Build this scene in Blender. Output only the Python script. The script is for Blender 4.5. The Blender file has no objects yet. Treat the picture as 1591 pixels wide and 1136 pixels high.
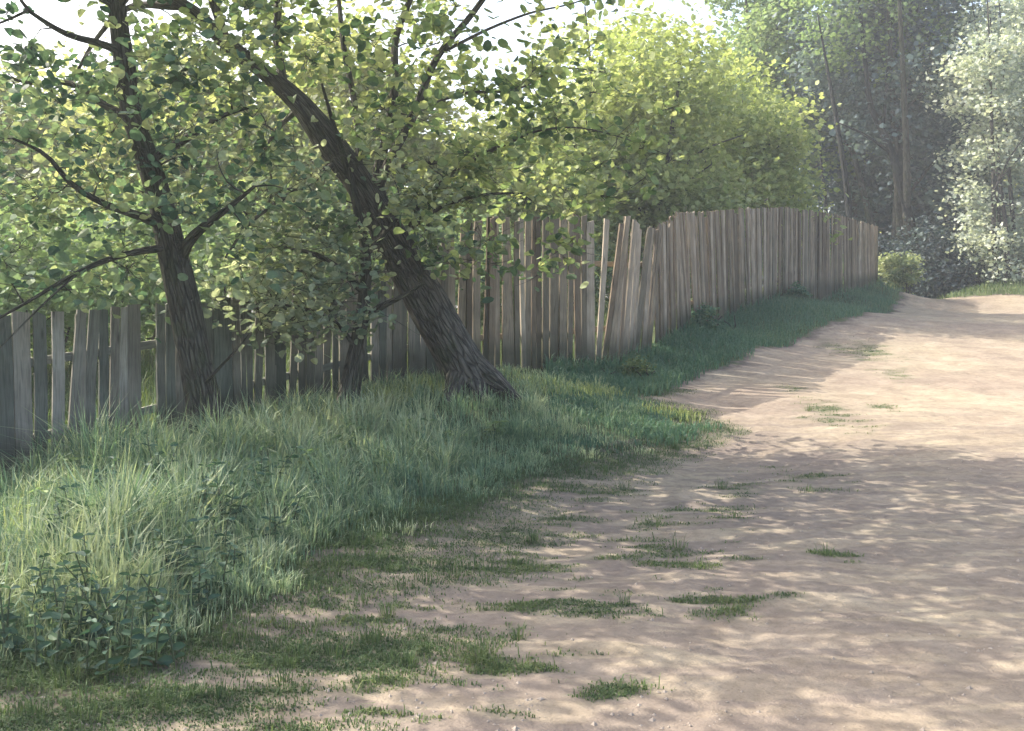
import bpy, math, random
import numpy as np
rng = np.random.default_rng(7)
random.seed(7)
S = bpy.context.scene
COL = S.collection
F, CX, HY, EYE = 1600.0, 795.5, 480.0, 1.7

# ------------------------------------------------------------------ helpers
def P(px, py, Y):
    return np.array([(px - CX) / F * Y, Y, EYE - (py - HY) / F * Y])

def to_px(p):
    return CX + F * p[..., 0] / p[..., 1], HY + F * (EYE - p[..., 2]) / p[..., 1]

def _hash(ix, iy, iz):
    n = (ix.astype(np.int64) * 73856093) ^ (iy.astype(np.int64) * 19349663) ^ (iz.astype(np.int64) * 83492791)
    n = (n ^ (n >> 13)) * 1274126177
    n = n ^ (n >> 16)
    return (n & 0xFFFF) / 65535.0

def vnoise(p):
    p = np.asarray(p, float)
    i = np.floor(p); f = p - i; f = f * f * (3 - 2 * f); i = i.astype(np.int64)
    r = 0
    for dx in (0, 1):
        for dy in (0, 1):
            for dz in (0, 1):
                w = (f[..., 0] if dx else 1 - f[..., 0]) * (f[..., 1] if dy else 1 - f[..., 1]) * (f[..., 2] if dz else 1 - f[..., 2])
                r = r + w * _hash(i[..., 0] + dx, i[..., 1] + dy, i[..., 2] + dz)
    return r

def noise2(x, y, s, seed=0):
    q = np.stack([np.asarray(x, float) * s, np.asarray(y, float) * s, np.full(np.shape(x), seed + .37)], -1)
    return vnoise(q) * .6 + vnoise(q * 2.13 + 5) * .28 + vnoise(q * 4.4 + 9) * .12

def mesh_obj(name, verts, polys, mat, parent=None, face_attr=None, vert_attr=None, smooth=False):
    """verts Nx3, polys: list of MxK index arrays; face_attr {name: array}; vert_attr {name: array (N or Nx3)}"""
    me = bpy.data.meshes.new(name)
    verts = np.asarray(verts, np.float32)
    polys = [np.asarray(p, np.int32) for p in polys if len(p)]
    tot = [np.full(len(p), p.shape[1], np.int32) for p in polys]
    tot = np.concatenate(tot)
    idx = np.concatenate([p.ravel() for p in polys])
    me.vertices.add(len(verts)); me.vertices.foreach_set('co', verts.ravel())
    me.loops.add(len(idx)); me.loops.foreach_set('vertex_index', idx)
    me.polygons.add(len(tot))
    st = np.concatenate([[0], np.cumsum(tot)[:-1]]).astype(np.int32)
    me.polygons.foreach_set('loop_start', st); me.polygons.foreach_set('loop_total', tot)
    me.polygons.foreach_set('use_smooth', np.full(len(tot), bool(smooth)))
    me.update(calc_edges=True)
    for k, a in (face_attr or {}).items():
        at = me.attributes.new(k, 'FLOAT', 'FACE'); at.data.foreach_set('value', np.asarray(a, np.float32).ravel())
    for k, a in (vert_attr or {}).items():
        a = np.asarray(a, np.float32)
        if a.ndim == 2:
            at = me.attributes.new(k, 'FLOAT_VECTOR', 'POINT'); at.data.foreach_set('vector', a.ravel())
        else:
            at = me.attributes.new(k, 'FLOAT', 'POINT'); at.data.foreach_set('value', a.ravel())
    me.materials.append(mat)
    o = bpy.data.objects.new(name, me); COL.objects.link(o)
    if parent is not None:
        o.parent = parent
    return o

def empty(name, loc, label=None, cat=None, group=None):
    o = bpy.data.objects.new(name, None); COL.objects.link(o)
    o.location = tuple(float(v) for v in loc); o.empty_display_size = .2
    tag(o, label, cat, group)
    return o

def tag(o, label=None, cat=None, group=None, kind=None):
    if label: o['label'] = label
    if cat: o['category'] = cat
    if group: o['group'] = group
    if kind: o['kind'] = kind
    return o

def copy_tree(src, loc, rz, sc, label, group=None):
    r = src.copy(); COL.objects.link(r); r.location = tuple(float(v) for v in loc)
    r.rotation_euler = (0, 0, rz); r.scale = (sc, sc, sc); r['label'] = label
    if group: r['group'] = group
    for ch in list(src.children):
        c = ch.copy(); COL.objects.link(c); c.parent = r
        for g in list(ch.children):
            d = g.copy(); COL.objects.link(d); d.parent = c
    return r

# ------------------------------------------------------------------ materials
def new_mat(name):
    m = bpy.data.materials.new(name); m.use_nodes = True
    nt = m.node_tree; nt.nodes.clear()
    return m, nt, nt.nodes, nt.links

def N(nt, typ, **kw):
    n = nt.nodes.new(typ)
    for k, v in kw.items():
        if hasattr(n, k): setattr(n, k, v)
        else: n.inputs[k].default_value = v
    return n

def ramp(nt, stops, src):
    r = nt.nodes.new('ShaderNodeValToRGB')
    el = r.color_ramp.elements
    while len(el) < len(stops): el.new(.5)
    for e, (p, c) in zip(el, stops):
        e.position = p; e.color = (c[0], c[1], c[2], 1) if not np.isscalar(c) else (c, c, c, 1)
    nt.links.new(src, r.inputs[0])
    return r.outputs[0]

def mix(nt, a, b, fac, mode='MIX'):
    n = nt.nodes.new('ShaderNodeMix'); n.data_type = 'RGBA'; n.blend_type = mode
    for sock, v in ((n.inputs['A'], a), (n.inputs['B'], b), (n.inputs['Factor'], fac)):
        if isinstance(v, bpy.types.NodeSocket): nt.links.new(v, sock)
        elif np.isscalar(v): sock.default_value = v
        else: sock.default_value = (*v, 1)
    return n.outputs['Result']

def leaf_mat(name, stops, trans=.46, rough=.6, tcol=1.12):
    m, nt, nn, L = new_mat(name)
    a = N(nt, 'ShaderNodeAttribute', attribute_name='tint')
    col = ramp(nt, stops, a.outputs['Fac'])
    tc = N(nt, 'ShaderNodeTexCoord')
    nz = N(nt, 'ShaderNodeTexNoise'); nz.inputs['Scale'].default_value = 26; nz.inputs['Detail'].default_value = 2
    L.new(tc.outputs['Object'], nz.inputs['Vector'])
    v = ramp(nt, [(.3, .78), (.7, 1.12)], nz.outputs['Fac'])
    col = mix(nt, col, v, 1.0, 'MULTIPLY')
    b = N(nt, 'ShaderNodeBsdfPrincipled'); b.inputs['Roughness'].default_value = rough
    b.inputs['Specular IOR Level'].default_value = .25
    L.new(col, b.inputs['Base Color'])
    t = N(nt, 'ShaderNodeBsdfTranslucent')
    tcn = mix(nt, col, (tcol, tcol, .75), 1.0, 'MULTIPLY'); L.new(tcn, t.inputs['Color'])
    ms = N(nt, 'ShaderNodeMixShader'); ms.inputs[0].default_value = trans
    L.new(b.outputs[0], ms.inputs[1]); L.new(t.outputs[0], ms.inputs[2])
    o = N(nt, 'ShaderNodeOutputMaterial'); L.new(ms.outputs[0], o.inputs['Surface'])
    return m

def bark_mat(name, dark, light, moss=(.05, .065, .03), mossamt=.5):
    m, nt, nn, L = new_mat(name)
    a = N(nt, 'ShaderNodeAttribute', attribute_name='bark')
    mp = N(nt, 'ShaderNodeMapping'); mp.inputs['Scale'].default_value = (1, 1, .22)
    L.new(a.outputs['Vector'], mp.inputs['Vector'])
    n1 = N(nt, 'ShaderNodeTexNoise'); n1.inputs['Scale'].default_value = 22; n1.inputs['Detail'].default_value = 6
    n1.inputs['Distortion'].default_value = .6
    L.new(mp.outputs[0], n1.inputs['Vector'])
    vo = N(nt, 'ShaderNodeTexVoronoi', feature='DISTANCE_TO_EDGE'); vo.inputs['Scale'].default_value = 16
    L.new(mp.outputs[0], vo.inputs['Vector'])
    cr = ramp(nt, [(.0, .1), (.16, 1.0)], vo.outputs['Distance'])
    col = ramp(nt, [(.3, dark), (.7, light)], n1.outputs['Fac'])
    col = mix(nt, col, cr, .6, 'MULTIPLY')
    n2 = N(nt, 'ShaderNodeTexNoise'); n2.inputs['Scale'].default_value = 3.2; n2.inputs['Detail'].default_value = 4
    L.new(a.outputs['Vector'], n2.inputs['Vector'])
    mf = ramp(nt, [(.5, 0.0), (.68, mossamt)], n2.outputs['Fac'])
    col = mix(nt, col, moss, mf)
    b = N(nt, 'ShaderNodeBsdfPrincipled'); b.inputs['Roughness'].default_value = .9
    b.inputs['Specular IOR Level'].default_value = .15
    L.new(col, b.inputs['Base Color'])
    hs = mix(nt, n1.outputs['Fac'], cr, .55)
    bp = N(nt, 'ShaderNodeBump'); bp.inputs['Strength'].default_value = .9; bp.inputs['Distance'].default_value = .06
    L.new(hs, bp.inputs['Height']); L.new(bp.outputs[0], b.inputs['Normal'])
    o = N(nt, 'ShaderNodeOutputMaterial'); L.new(b.outputs[0], o.inputs['Surface'])
    return m

def wood_mat(name, stops):
    m, nt, nn, L = new_mat(name)
    a = N(nt, 'ShaderNodeAttribute', attribute_name='tint')
    g = N(nt, 'ShaderNodeAttribute', attribute_name='grain')
    col = ramp(nt, stops, a.outputs['Fac'])
    mp = N(nt, 'ShaderNodeMapping'); mp.inputs['Scale'].default_value = (1, 1, .06)
    L.new(g.outputs['Vector'], mp.inputs['Vector'])
    n1 = N(nt, 'ShaderNodeTexNoise'); n1.inputs['Scale'].default_value = 60; n1.inputs['Detail'].default_value = 5
    n1.inputs['Distortion'].default_value = .8
    L.new(mp.outputs[0], n1.inputs['Vector'])
    gr = ramp(nt, [(.3, .55), (.5, .95), (.75, 1.2)], n1.outputs['Fac'])
    col = mix(nt, col, gr, .9, 'MULTIPLY')
    n2 = N(nt, 'ShaderNodeTexNoise'); n2.inputs['Scale'].default_value = 2.6; n2.inputs['Detail'].default_value = 5
    L.new(g.outputs['Vector'], n2.inputs['Vector'])
    w = ramp(nt, [(.35, .7), (.65, 1.15)], n2.outputs['Fac'])
    col = mix(nt, col, w, .8, 'MULTIPLY')
    mk = N(nt, 'ShaderNodeMapping'); mk.inputs['Scale'].default_value = (7, 7, 1.6); L.new(g.outputs['Vector'], mk.inputs['Vector'])
    vk = N(nt, 'ShaderNodeTexVoronoi'); vk.inputs['Scale'].default_value = 1.0; L.new(mk.outputs[0], vk.inputs['Vector'])
    col = mix(nt, col, ramp(nt, [(.06, .3), (.14, 1.0)], vk.outputs['Distance']), .9, 'MULTIPLY')
    # damp, mossy feet of the boards
    sp = N(nt, 'ShaderNodeSeparateXYZ'); 
    h = N(nt, 'ShaderNodeAttribute', attribute_name='height')
    ad = N(nt, 'ShaderNodeMath', operation='ADD'); L.new(h.outputs['Fac'], ad.inputs[0])
    sc = N(nt, 'ShaderNodeMath', operation='MULTIPLY'); L.new(n2.outputs['Fac'], sc.inputs[0]); sc.inputs[1].default_value = -.5
    L.new(sc.outputs[0], ad.inputs[1])
    mf = ramp(nt, [(.0, .75), (.3, 0.0)], ad.outputs[0])
    col = mix(nt, col, (.045, .05, .032), mf)
    b = N(nt, 'ShaderNodeBsdfPrincipled'); b.inputs['Roughness'].default_value = .85
    b.inputs['Specular IOR Level'].default_value = .2
    L.new(col, b.inputs['Base Color'])
    bp = N(nt, 'ShaderNodeBump'); bp.inputs['Strength'].default_value = .5; bp.inputs['Distance'].default_value = .006
    L.new(n1.outputs['Fac'], bp.inputs['Height']); L.new(bp.outputs[0], b.inputs['Normal'])
    o = N(nt, 'ShaderNodeOutputMaterial'); L.new(b.outputs[0], o.inputs['Surface'])
    return m

def ground_mat():
    m, nt, nn, L = new_mat('earth')
    tc = N(nt, 'ShaderNodeTexCoord'); pos = tc.outputs['Object']
    a = N(nt, 'ShaderNodeAttribute', attribute_name='pathness')
    gm = N(nt, 'ShaderNodeAttribute', attribute_name='green')
    def nz(scale, det=6, dist=0., stretch=None):
        n = N(nt, 'ShaderNodeTexNoise'); n.inputs['Scale'].default_value = scale; n.inputs['Detail'].default_value = det
        n.inputs['Distortion'].default_value = dist
        if stretch:
            mp = N(nt, 'ShaderNodeMapping'); mp.inputs['Scale'].default_value = stretch
            L.new(pos, mp.inputs['Vector']); L.new(mp.outputs[0], n.inputs['Vector'])
        else:
            L.new(pos, n.inputs['Vector'])
        return n.outputs['Fac']
    big, mid, fine, speck = nz(.55, 5), nz(2.4, 8, .5), nz(14, 8), nz(70, 4)
    sand = ramp(nt, [(.3, SAND[0]), (.55, SAND[1]), (.75, SAND[2])], mid)
    sand = mix(nt, sand, ramp(nt, [(.35, (.88, .84, .86)), (.65, (1.06, 1.05, 1.0))], big), 1.0, 'MULTIPLY')
    sand = mix(nt, sand, ramp(nt, [(.3, .74), (.55, 1.0), (.8, 1.14)], fine), .8, 'MULTIPLY')
    sand = mix(nt, sand, ramp(nt, [(.28, .6), (.42, 1.0), (.7, 1.08)], speck), .6, 'MULTIPLY')
    soil = ramp(nt, [(.3, (.085, .068, .056)), (.7, (.17, .14, .115))], fine)
    grs = ramp(nt, [(.3, (.05, .065, .03)), (.7, (.085, .105, .045))], fine)
    dapple_nz = nz(1.5, 6, .5, (.7, 2.5, 1)); dm = N(nt, 'ShaderNodeAttribute', attribute_name='shade_dapple')
    wf = N(nt, 'ShaderNodeMath', operation='MULTIPLY'); L.new(ramp(nt, [(.46, 0.0), (.52, 1.0)], dapple_nz), wf.inputs[0]); L.new(dm.outputs['Fac'], wf.inputs[1])
    sand = mix(nt, sand, mix(nt, soil, (.17, .14, .125), .5), wf.outputs[0])  # soil-coloured streaks painted into the sand to deepen the leaf-shadow dapples
    # soil margin then sand
    s = N(nt, 'ShaderNodeMath', operation='MULTIPLY_ADD'); L.new(mid, s.inputs[0]); s.inputs[1].default_value = 1.1
    L.new(a.outputs['Fac'], s.inputs[2])
    f1 = ramp(nt, [(.45, 0.0), (.62, 1.0)], s.outputs[0])      # grass floor -> soil
    f2 = ramp(nt, [(.62, 0.0), (.95, 1.0)], s.outputs[0])      # soil -> sand
    col = mix(nt, grs, soil, f1); col = mix(nt, col, sand, f2)
    g2 = N(nt, 'ShaderNodeMath', operation='MULTIPLY'); L.new(gm.outputs['Fac'], g2.inputs[0])
    L.new(ramp(nt, [(.35, .25), (.6, 1.0)], fine), g2.inputs[1])
    col = mix(nt, col, (.066, .088, .042), g2.outputs[0])
    b = N(nt, 'ShaderNodeBsdfPrincipled'); b.inputs['Roughness'].default_value = .95
    b.inputs['Specular IOR Level'].default_value = .1
    L.new(col, b.inputs['Base Color'])
    hh = mix(nt, fine, speck, .35)
    bp = N(nt, 'ShaderNodeBump'); bp.inputs['Strength'].default_value = .55; bp.inputs['Distance'].default_value = .03
    L.new(hh, bp.inputs['Height']); L.new(bp.outputs[0], b.inputs['Normal'])
    o = N(nt, 'ShaderNodeOutputMaterial'); L.new(b.outputs[0], o.inputs['Surface'])
    return m

def plain_mat(name, c0, c1, scale=40):
    m, nt, nn, L = new_mat(name)
    tc = N(nt, 'ShaderNodeTexCoord')
    n = N(nt, 'ShaderNodeTexNoise'); n.inputs['Scale'].default_value = scale; n.inputs['Detail'].default_value = 4
    L.new(tc.outputs['Object'], n.inputs['Vector'])
    col = ramp(nt, [(.3, c0), (.7, c1)], n.outputs['Fac'])
    b = N(nt, 'ShaderNodeBsdfPrincipled'); b.inputs['Roughness'].default_value = .85
    L.new(col, b.inputs['Base Color'])
    o = N(nt, 'ShaderNodeOutputMaterial'); L.new(b.outputs[0], o.inputs['Surface'])
    return m

SAND = [(.222, .184, .138), (.278, .236, .176), (.325, .281, .213)]
M_EARTH = ground_mat()
M_LEAF = leaf_mat('canopy_leaf', [(0, (.055, .105, .06)), (.35, (.17, .245, .115)), (.7, (.28, .34, .15)), (1, (.42, .46, .23))])
M_LEAFC = leaf_mat('cool_canopy_leaf', [(0, (.05, .11, .08)), (.35, (.155, .245, .155)), (.7, (.26, .325, .185)), (1, (.40, .45, .27))])
M_YEL = leaf_mat('lime_leaf', [(0, (.24, .30, .11)), (.5, (.36, .42, .17)), (1, (.49, .52, .26))], trans=.5)
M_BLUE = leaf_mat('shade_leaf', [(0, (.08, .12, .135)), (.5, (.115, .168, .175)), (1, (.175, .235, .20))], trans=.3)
M_MIDG = leaf_mat('fresh_leaf', [(0, (.15, .23, .12)), (.5, (.21, .30, .14)), (1, (.29, .37, .18))], trans=.45)
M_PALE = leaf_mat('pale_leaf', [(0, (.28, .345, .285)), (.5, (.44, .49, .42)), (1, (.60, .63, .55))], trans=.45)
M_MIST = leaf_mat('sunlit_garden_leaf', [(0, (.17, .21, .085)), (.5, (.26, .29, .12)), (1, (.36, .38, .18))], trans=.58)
M_LIME = leaf_mat('pale_lime_leaf', [(0, (.16, .22, .12)), (.5, (.26, .31, .16)), (1, (.40, .43, .24))], trans=.35)
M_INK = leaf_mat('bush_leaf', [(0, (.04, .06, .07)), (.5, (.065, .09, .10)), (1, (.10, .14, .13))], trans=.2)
M_SILV = leaf_mat('silvery_leaf', [(0, (.12, .19, .14)), (.5, (.26, .32, .22)), (1, (.44, .48, .35))])
M_GRASS = leaf_mat('tall_grass_blade', [(0, (.085, .155, .10)), (.4, (.175, .275, .17)), (.75, (.31, .40, .23)), (1, (.51, .56, .35))], trans=.35, tcol=1.1)
M_BANK = leaf_mat('bank_grass_blade', [(0, (.065, .15, .10)), (.5, (.11, .205, .13)), (1, (.19, .27, .13))], trans=.3, tcol=1.1)
M_SHORT = leaf_mat('short_grass_blade', [(0, (.05, .09, .04)), (.5, (.10, .15, .06)), (1, (.19, .23, .085))], trans=.3, tcol=1.1)
M_WEED = leaf_mat('weed_leaf', [(0, (.04, .09, .06)), (.5, (.07, .135, .085)), (1, (.12, .19, .10))], trans=.3, tcol=1.1)
M_BARK = bark_mat('grey_bark', (.06, .054, .045), (.18, .166, .142))
M_BARKD = bark_mat('dark_bark', (.045, .044, .035), (.125, .12, .096), mossamt=.6)
M_STEM = bark_mat('stem_bark', (.018, .019, .02), (.045, .045, .045), mossamt=.2)
M_BARKB = bark_mat('far_bark', (.06, .055, .05), (.12, .11, .10), mossamt=.2)
M_WOOD = wood_mat('weathered_board', [(0, (.095, .118, .10)), (.25, (.22, .205, .165)), (.5, (.15, .172, .145)), (.75, (.27, .245, .20)), (1, (.38, .355, .30))])
M_WOODB = wood_mat('brown_board', [(0, (.11, .088, .06)), (.25, (.225, .175, .122)), (.5, (.165, .148, .108)), (.75, (.28, .228, .162)), (1, (.40, .345, .265))])

# ------------------------------------------------------------------ terrain
FX = [-420, -100, 0, 240, 400, 590, 750, 950, 1012, 1060, 1150, 1220, 1300, 1362]
FB = [930, 795, 760, 692, 640, 598, 574, 572, 548, 515, 487, 469, 457, 444]
FT = [505, 494, 489, 474, 455, 415, 338, 334, 358, 334, 326, 322, 334, 352]
FY = [7.2, 9.2, 9.8, 11, 12, 13.2, 14.3, 16, 17.5, 19.5, 23, 26, 30.5, 35]
FXs = np.linspace(FX[0], FX[-1], 500)
fence_pts = np.array([P(a, b, y) for a, b, y in zip(FX, FB, FY)])

CT = [(-12, -6, 0), (0, -6, 0), (12, -6, 0), (-10, 3, 0), (0, 3, 0), (10, 3, 0), (0, 6, 0), (4, 6, 0), (8, 6, .02),
      (1, 8, 0), (4, 8, .02), (8, 8, .05), (1.2, 10, .06), (4, 10, .1), (8, 10, .12), (4, 14, .45), (8, 14, .45), (12, 14, .5),
      (5.2, 20, 1.0), (9, 20, 1.0), (14, 20, 1.05), (9.4, 28, 1.58), (12, 28, 1.6), (17, 28, 1.65), (12.5, 32, 1.73), (14.5, 33.5, 1.8),
      (18, 33, 1.84), (13.9, 37, 1.6), (14.2, 41, 1.1), (14, 46, .8), (22, 44, 1.9), (9, 45, 2.0), (15, 60, 1),
      (15.9, 36.3, 2.25), (17.5, 36.6, 2.6), (20, 36, 2.8), (24, 35, 2.9), (2.6, 16, .63), (1.5, 11.6, .14), (2.5, 12.9, .30), (1.6, 14.2, .52),
      (-3, 5, .03), (-3, 7, .04), (-2, 9, .12), (-.9, 10.2, .18), (-5, 8, 0), (-.48, 12.7, .72), (-2.0, 11.6, .45),
      (-10, 12, .3), (-10, 20, .8), (-4, 20, 1.05), (2, 25, 1.4), (6, 32, 2.0), (-10, 40, 1.2), (0, 40, 1.6), (-30, 10, 0),
      (-40, 40, .8), (40, 20, 1.5), (40, 5, .5), (30, 45, 2.2), (0, 90, 1), (60, 90, 1), (-60, 90, 1), (-40, -30, 0), (40, -30, 0)]
CT = np.array(CT + [tuple(p) for p in fence_pts], float)
def _phi(r2):
    return .5 * r2 * np.log(r2 + 1e-9)
def _tps():
    n = len(CT); d2 = ((CT[:, None, :2] - CT[None, :, :2]) ** 2).sum(-1)
    A = np.zeros((n + 3, n + 3)); A[:n, :n] = _phi(d2) + np.eye(n) * .05
    Q = np.c_[np.ones(n), CT[:, :2]]; A[:n, n:] = Q; A[n:, :n] = Q.T
    return np.linalg.solve(A, np.r_[CT[:, 2], 0, 0, 0])
_W = _tps()
def gz(x, y, rough=True):
    x = np.asarray(x, float); y = np.asarray(y, float); sh = x.shape
    xf = np.clip(x.ravel(), -60, 60); yf = np.clip(y.ravel(), -30, 90)
    out = np.empty(len(xf)); n = len(CT)
    for i in range(0, len(xf), 20000):
        a, b = xf[i:i + 20000], yf[i:i + 20000]
        d2 = (a[:, None] - CT[None, :, 0]) ** 2 + (b[:, None] - CT[None, :, 1]) ** 2
        out[i:i + 20000] = _phi(d2) @ _W[:n] + _W[n] + _W[n + 1] * a + _W[n + 2] * b
    z = out.reshape(sh)
    if rough:
        z = z + (noise2(x, y, .8, 3) - .5) * .06 + (noise2(x, y, 3.5, 8) - .5) * .045 + (noise2(x, y, 8.5, 18) - .5) * .016
    return z
def ground_at(px, py, lo=3.5, hi=42):
    ys = np.arange(lo, hi, .02); xs = (px - CX) / F * ys
    z = gz(xs, ys, False); zz = EYE - (py - HY) / F * ys
    k = np.where(z >= zz)[0]
    i = k[0] if len(k) else len(ys) - 1
    return np.array([xs[i], ys[i], z[i]])

# path outline in plan (grass edge read off the ground, then continued round the outside)
edge_px = [(-60, 1075), (150, 1030), (330, 965), (430, 915), (520, 855), (650, 806), (760, 775), (860, 738), (960, 712), (1060, 692),
           (1112, 664), (1060, 640), (985, 622), (1060, 596), (1144, 560), (1177, 541), (1274, 511), (1327, 492), (1390, 477)]
left_edge = [tuple(ground_at(*e)[:2]) for e in edge_px]
poly = np.array([(-6, -8), (-4.5, 2.5)] + left_edge + [(13.2, 35), (13.4, 39), (13.2, 50), (15, 50), (15.1, 39), (15.3, 35.4), (17, 34.6), (22, 33), (34, 31),
                 (34, 22), (15, 9), (12, -8)])
def path_sd(x, y):
    x = np.asarray(x, float); y = np.asarray(y, float)
    d = np.full(x.shape, 1e9); ins = np.zeros(x.shape, bool)
    n = len(poly)
    for i in range(n):
        x0, y0 = poly[i]; x1, y1 = poly[(i + 1) % n]
        ex, ey = x1 - x0, y1 - y0
        t = np.clip(((x - x0) * ex + (y - y0) * ey) / (ex * ex + ey * ey + 1e-12), 0, 1)
        d = np.minimum(d, np.hypot(x - x0 - t * ex, y - y0 - t * ey))
        c = ((y0 > y) != (y1 > y)) & (x < ex * (y - y0) / (ey + 1e-12 * (ey == 0)) + x0)
        ins ^= c
    return np.where(ins, d, -d)

# grass patches lying on the trodden path: (px, py, half width px, half height px)
patches = [(1342, 546, 48, 15), (1290, 640, 38, 20), (1395, 583, 34, 8), (1362, 632, 26, 6), (1242, 742, 58, 15), (1105, 795, 62, 20), (1140, 762, 38, 13), (1045, 868, 92, 26),
           (880, 945, 125, 32), (1140, 940, 95, 22), (730, 1030, 120, 30), (985, 1075, 60, 14), (640, 1115, 140, 24), (815, 880, 80, 20),
           (1010, 812, 50, 12), (1280, 862, 45, 10), (700, 865, 70, 18), (420, 1030, 110, 35), (560, 960, 90, 22), (300, 1080, 140, 32), (880, 705, 90, 14), (1010, 676, 80, 18),
           (1230, 605, 25, 6), (1290, 655, 34, 9), (950, 770, 60, 12), (860, 820, 60, 14), (590, 1050, 60, 18), (90, 1110, 110, 24)]
PW = []
for (a, b, w, h) in patches:
    c = ground_at(a, b); hi_ = ground_at(a, b - h); lo_ = ground_at(a, b + h)
    PW.append((c[0], c[1], w / F * c[1], max(.12, (hi_[1] - lo_[1]) / 2)))
PW = np.array(PW)
def patch_val(x, y):
    v = np.zeros(np.shape(x))
    n = noise2(np.asarray(x) * .8, np.asarray(y) * 2.4, 3.8, 21)
    for cx, cy, rx, ry in PW:
        d = np.hypot((x - cx) / rx, (y - cy) / ry)
        v = np.maximum(v, np.clip(.95 - d + (n - .5) * 4.2, 0, 1))
    return v

def axis(segs):
    out = []
    for a, b, s in segs:
        out += list(np.linspace(a, b, max(2, int(abs(b - a) / s)), endpoint=False))
    return np.array(out + [segs[-1][1]])
def creep(x, y):
    sdv = path_sd(x, y); n = noise2(np.asarray(x) * .55, np.asarray(y) * 1.5, 2.6, 74); pxx = CX + F * np.asarray(x) / y
    k = np.interp(pxx, [-100, 300, 600, 900, 1150], [2.6, 2.2, 1.5, .9, .3])
    left = np.clip((k * 1.5 - sdv) / (k * 1.5), 0, 1) * (np.asarray(y) < 15)
    return np.clip(left * 1.5 + (n - .62) * 3.2, 0, 1) * (left > 0)
gx = axis([(-150, -20, 5), (-20, -8, .6), (-8, 18, .085), (18, 30, .6), (30, 150, 5)])
gy = axis([(-60, 2, 2), (2, 9, .06), (9, 16, .085), (16, 40, .14), (40, 60, 1), (60, 170, 5)])
GX, GY = np.meshgrid(gx, gy)
GZ = gz(GX, GY)
gv = np.stack([GX, GY, GZ], -1).reshape(-1, 3)
sd = path_sd(gv[:, 0], gv[:, 1])
sdn = sd + (noise2(gv[:, 0], gv[:, 1], 2.2, 5) - .5) * .5
sd_in = sdn.copy()
pxg = CX + F * gv[:, 0] / np.maximum(gv[:, 1], 1)
tong = (pxg > 820) & (gv[:, 1] > 9) & (gv[:, 1] < 14.4)
sdn = sdn + np.where(tong, .75 * noise2(gv[:, 0] * .6, gv[:, 1] * 1.4, 2.2, 58), 0)
pness = np.clip(sdn / np.interp(pxg, [0, 700, 1200], [1.7, 1.3, .7]), -.6, 1)
near = (gv[:, 1] > 2) & (gv[:, 1] < 30) & (np.abs(gv[:, 0]) < 14)
green = patch_val(gv[:, 0], gv[:, 1]) * .9
green[near] = np.maximum(green[near], creep(gv[near, 0], gv[near, 1]) * .8)
nx_, ny_ = len(gx), len(gy)
ii = np.arange(nx_ * ny_).reshape(ny_, nx_)
quads = np.stack([ii[:-1, :-1], ii[:-1, 1:], ii[1:, 1:], ii[1:, :-1]], -1).reshape(-1, 4)
inpath = sd_in[quads].mean(1) > 0
shade_dapple = np.clip(np.interp(gv[:, 1], [9, 12.5, 14], [.75, .6, 0]) * np.interp(sdn, [0, 1.5, 5], [1, .85, .55]), 0, 1)  # strength of the painted shadow streaks, fading out where the path lies sunny
def submesh(name, q):
    used, inv = np.unique(q, return_inverse=True)
    return mesh_obj(name, gv[used], [inv.reshape(q.shape)], M_EARTH, vert_attr={'pathness': pness[used], 'green': green[used], 'shade_dapple': shade_dapple[used]}, smooth=True)
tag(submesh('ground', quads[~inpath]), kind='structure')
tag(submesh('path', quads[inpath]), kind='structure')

# ------------------------------------------------------------------ leaf and blade builders
def frames(n, up_bias=.0, droop=.3):
    """random leaf frames: axis a (stem->tip), normal nrm"""
    th = rng.uniform(0, 2 * math.pi, n)
    a = np.stack([np.cos(th), np.sin(th), rng.normal(-droop, .45, n)], -1)
    a /= np.linalg.norm(a, axis=1)[:, None]
    nrm = rng.normal(0, .55, (n, 3)); nrm[:, 2] += .8 + up_bias
    nrm -= a * (nrm * a).sum(1)[:, None]; nrm /= np.linalg.norm(nrm, axis=1)[:, None] + 1e-9
    return a, nrm, np.cross(nrm, a)

LEAF = np.array([(0, 0, 0), (-.30, .14, .06), (-.43, .48, .10), (-.27, .84, .04), (0, 1.0, -.05), (.27, .84, .04), (.43, .48, .10), (.30, .14, .06)])
def leaves(c, size, detailed=True, droop=.3):
    n = len(c); a, nr, s = frames(n, droop=droop)
    size = np.asarray(size) * np.ones(n)
    asp = rng.uniform(.78, 1.05, n)
    if detailed:
        T = LEAF
        polys = np.array([(0, 1, 2, 3, 4), (0, 4, 5, 6, 7)])
    else:
        T = np.array([(0, 0, 0), (-.42, .38, .08), (-.2, .85, 0), (.2, .85, 0), (.42, .38, .08)])
        polys = np.array([(0, 4, 3, 2, 1)])
    v = (c[:, None, :] + size[:, None, None] * (T[None, :, 0, None] * asp[:, None, None] * s[:, None, :] + (T[None, :, 1, None] - .4) * a[:, None, :] + T[None, :, 2, None] * rng.uniform(-1.2, 3.2, n)[:, None, None] * nr[:, None, :]))
    k = len(T)
    f = (np.arange(n)[:, None, None] * k + polys[None]).reshape(-1, polys.shape[1])
    return v.reshape(-1, 3), f, len(polys)

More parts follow.
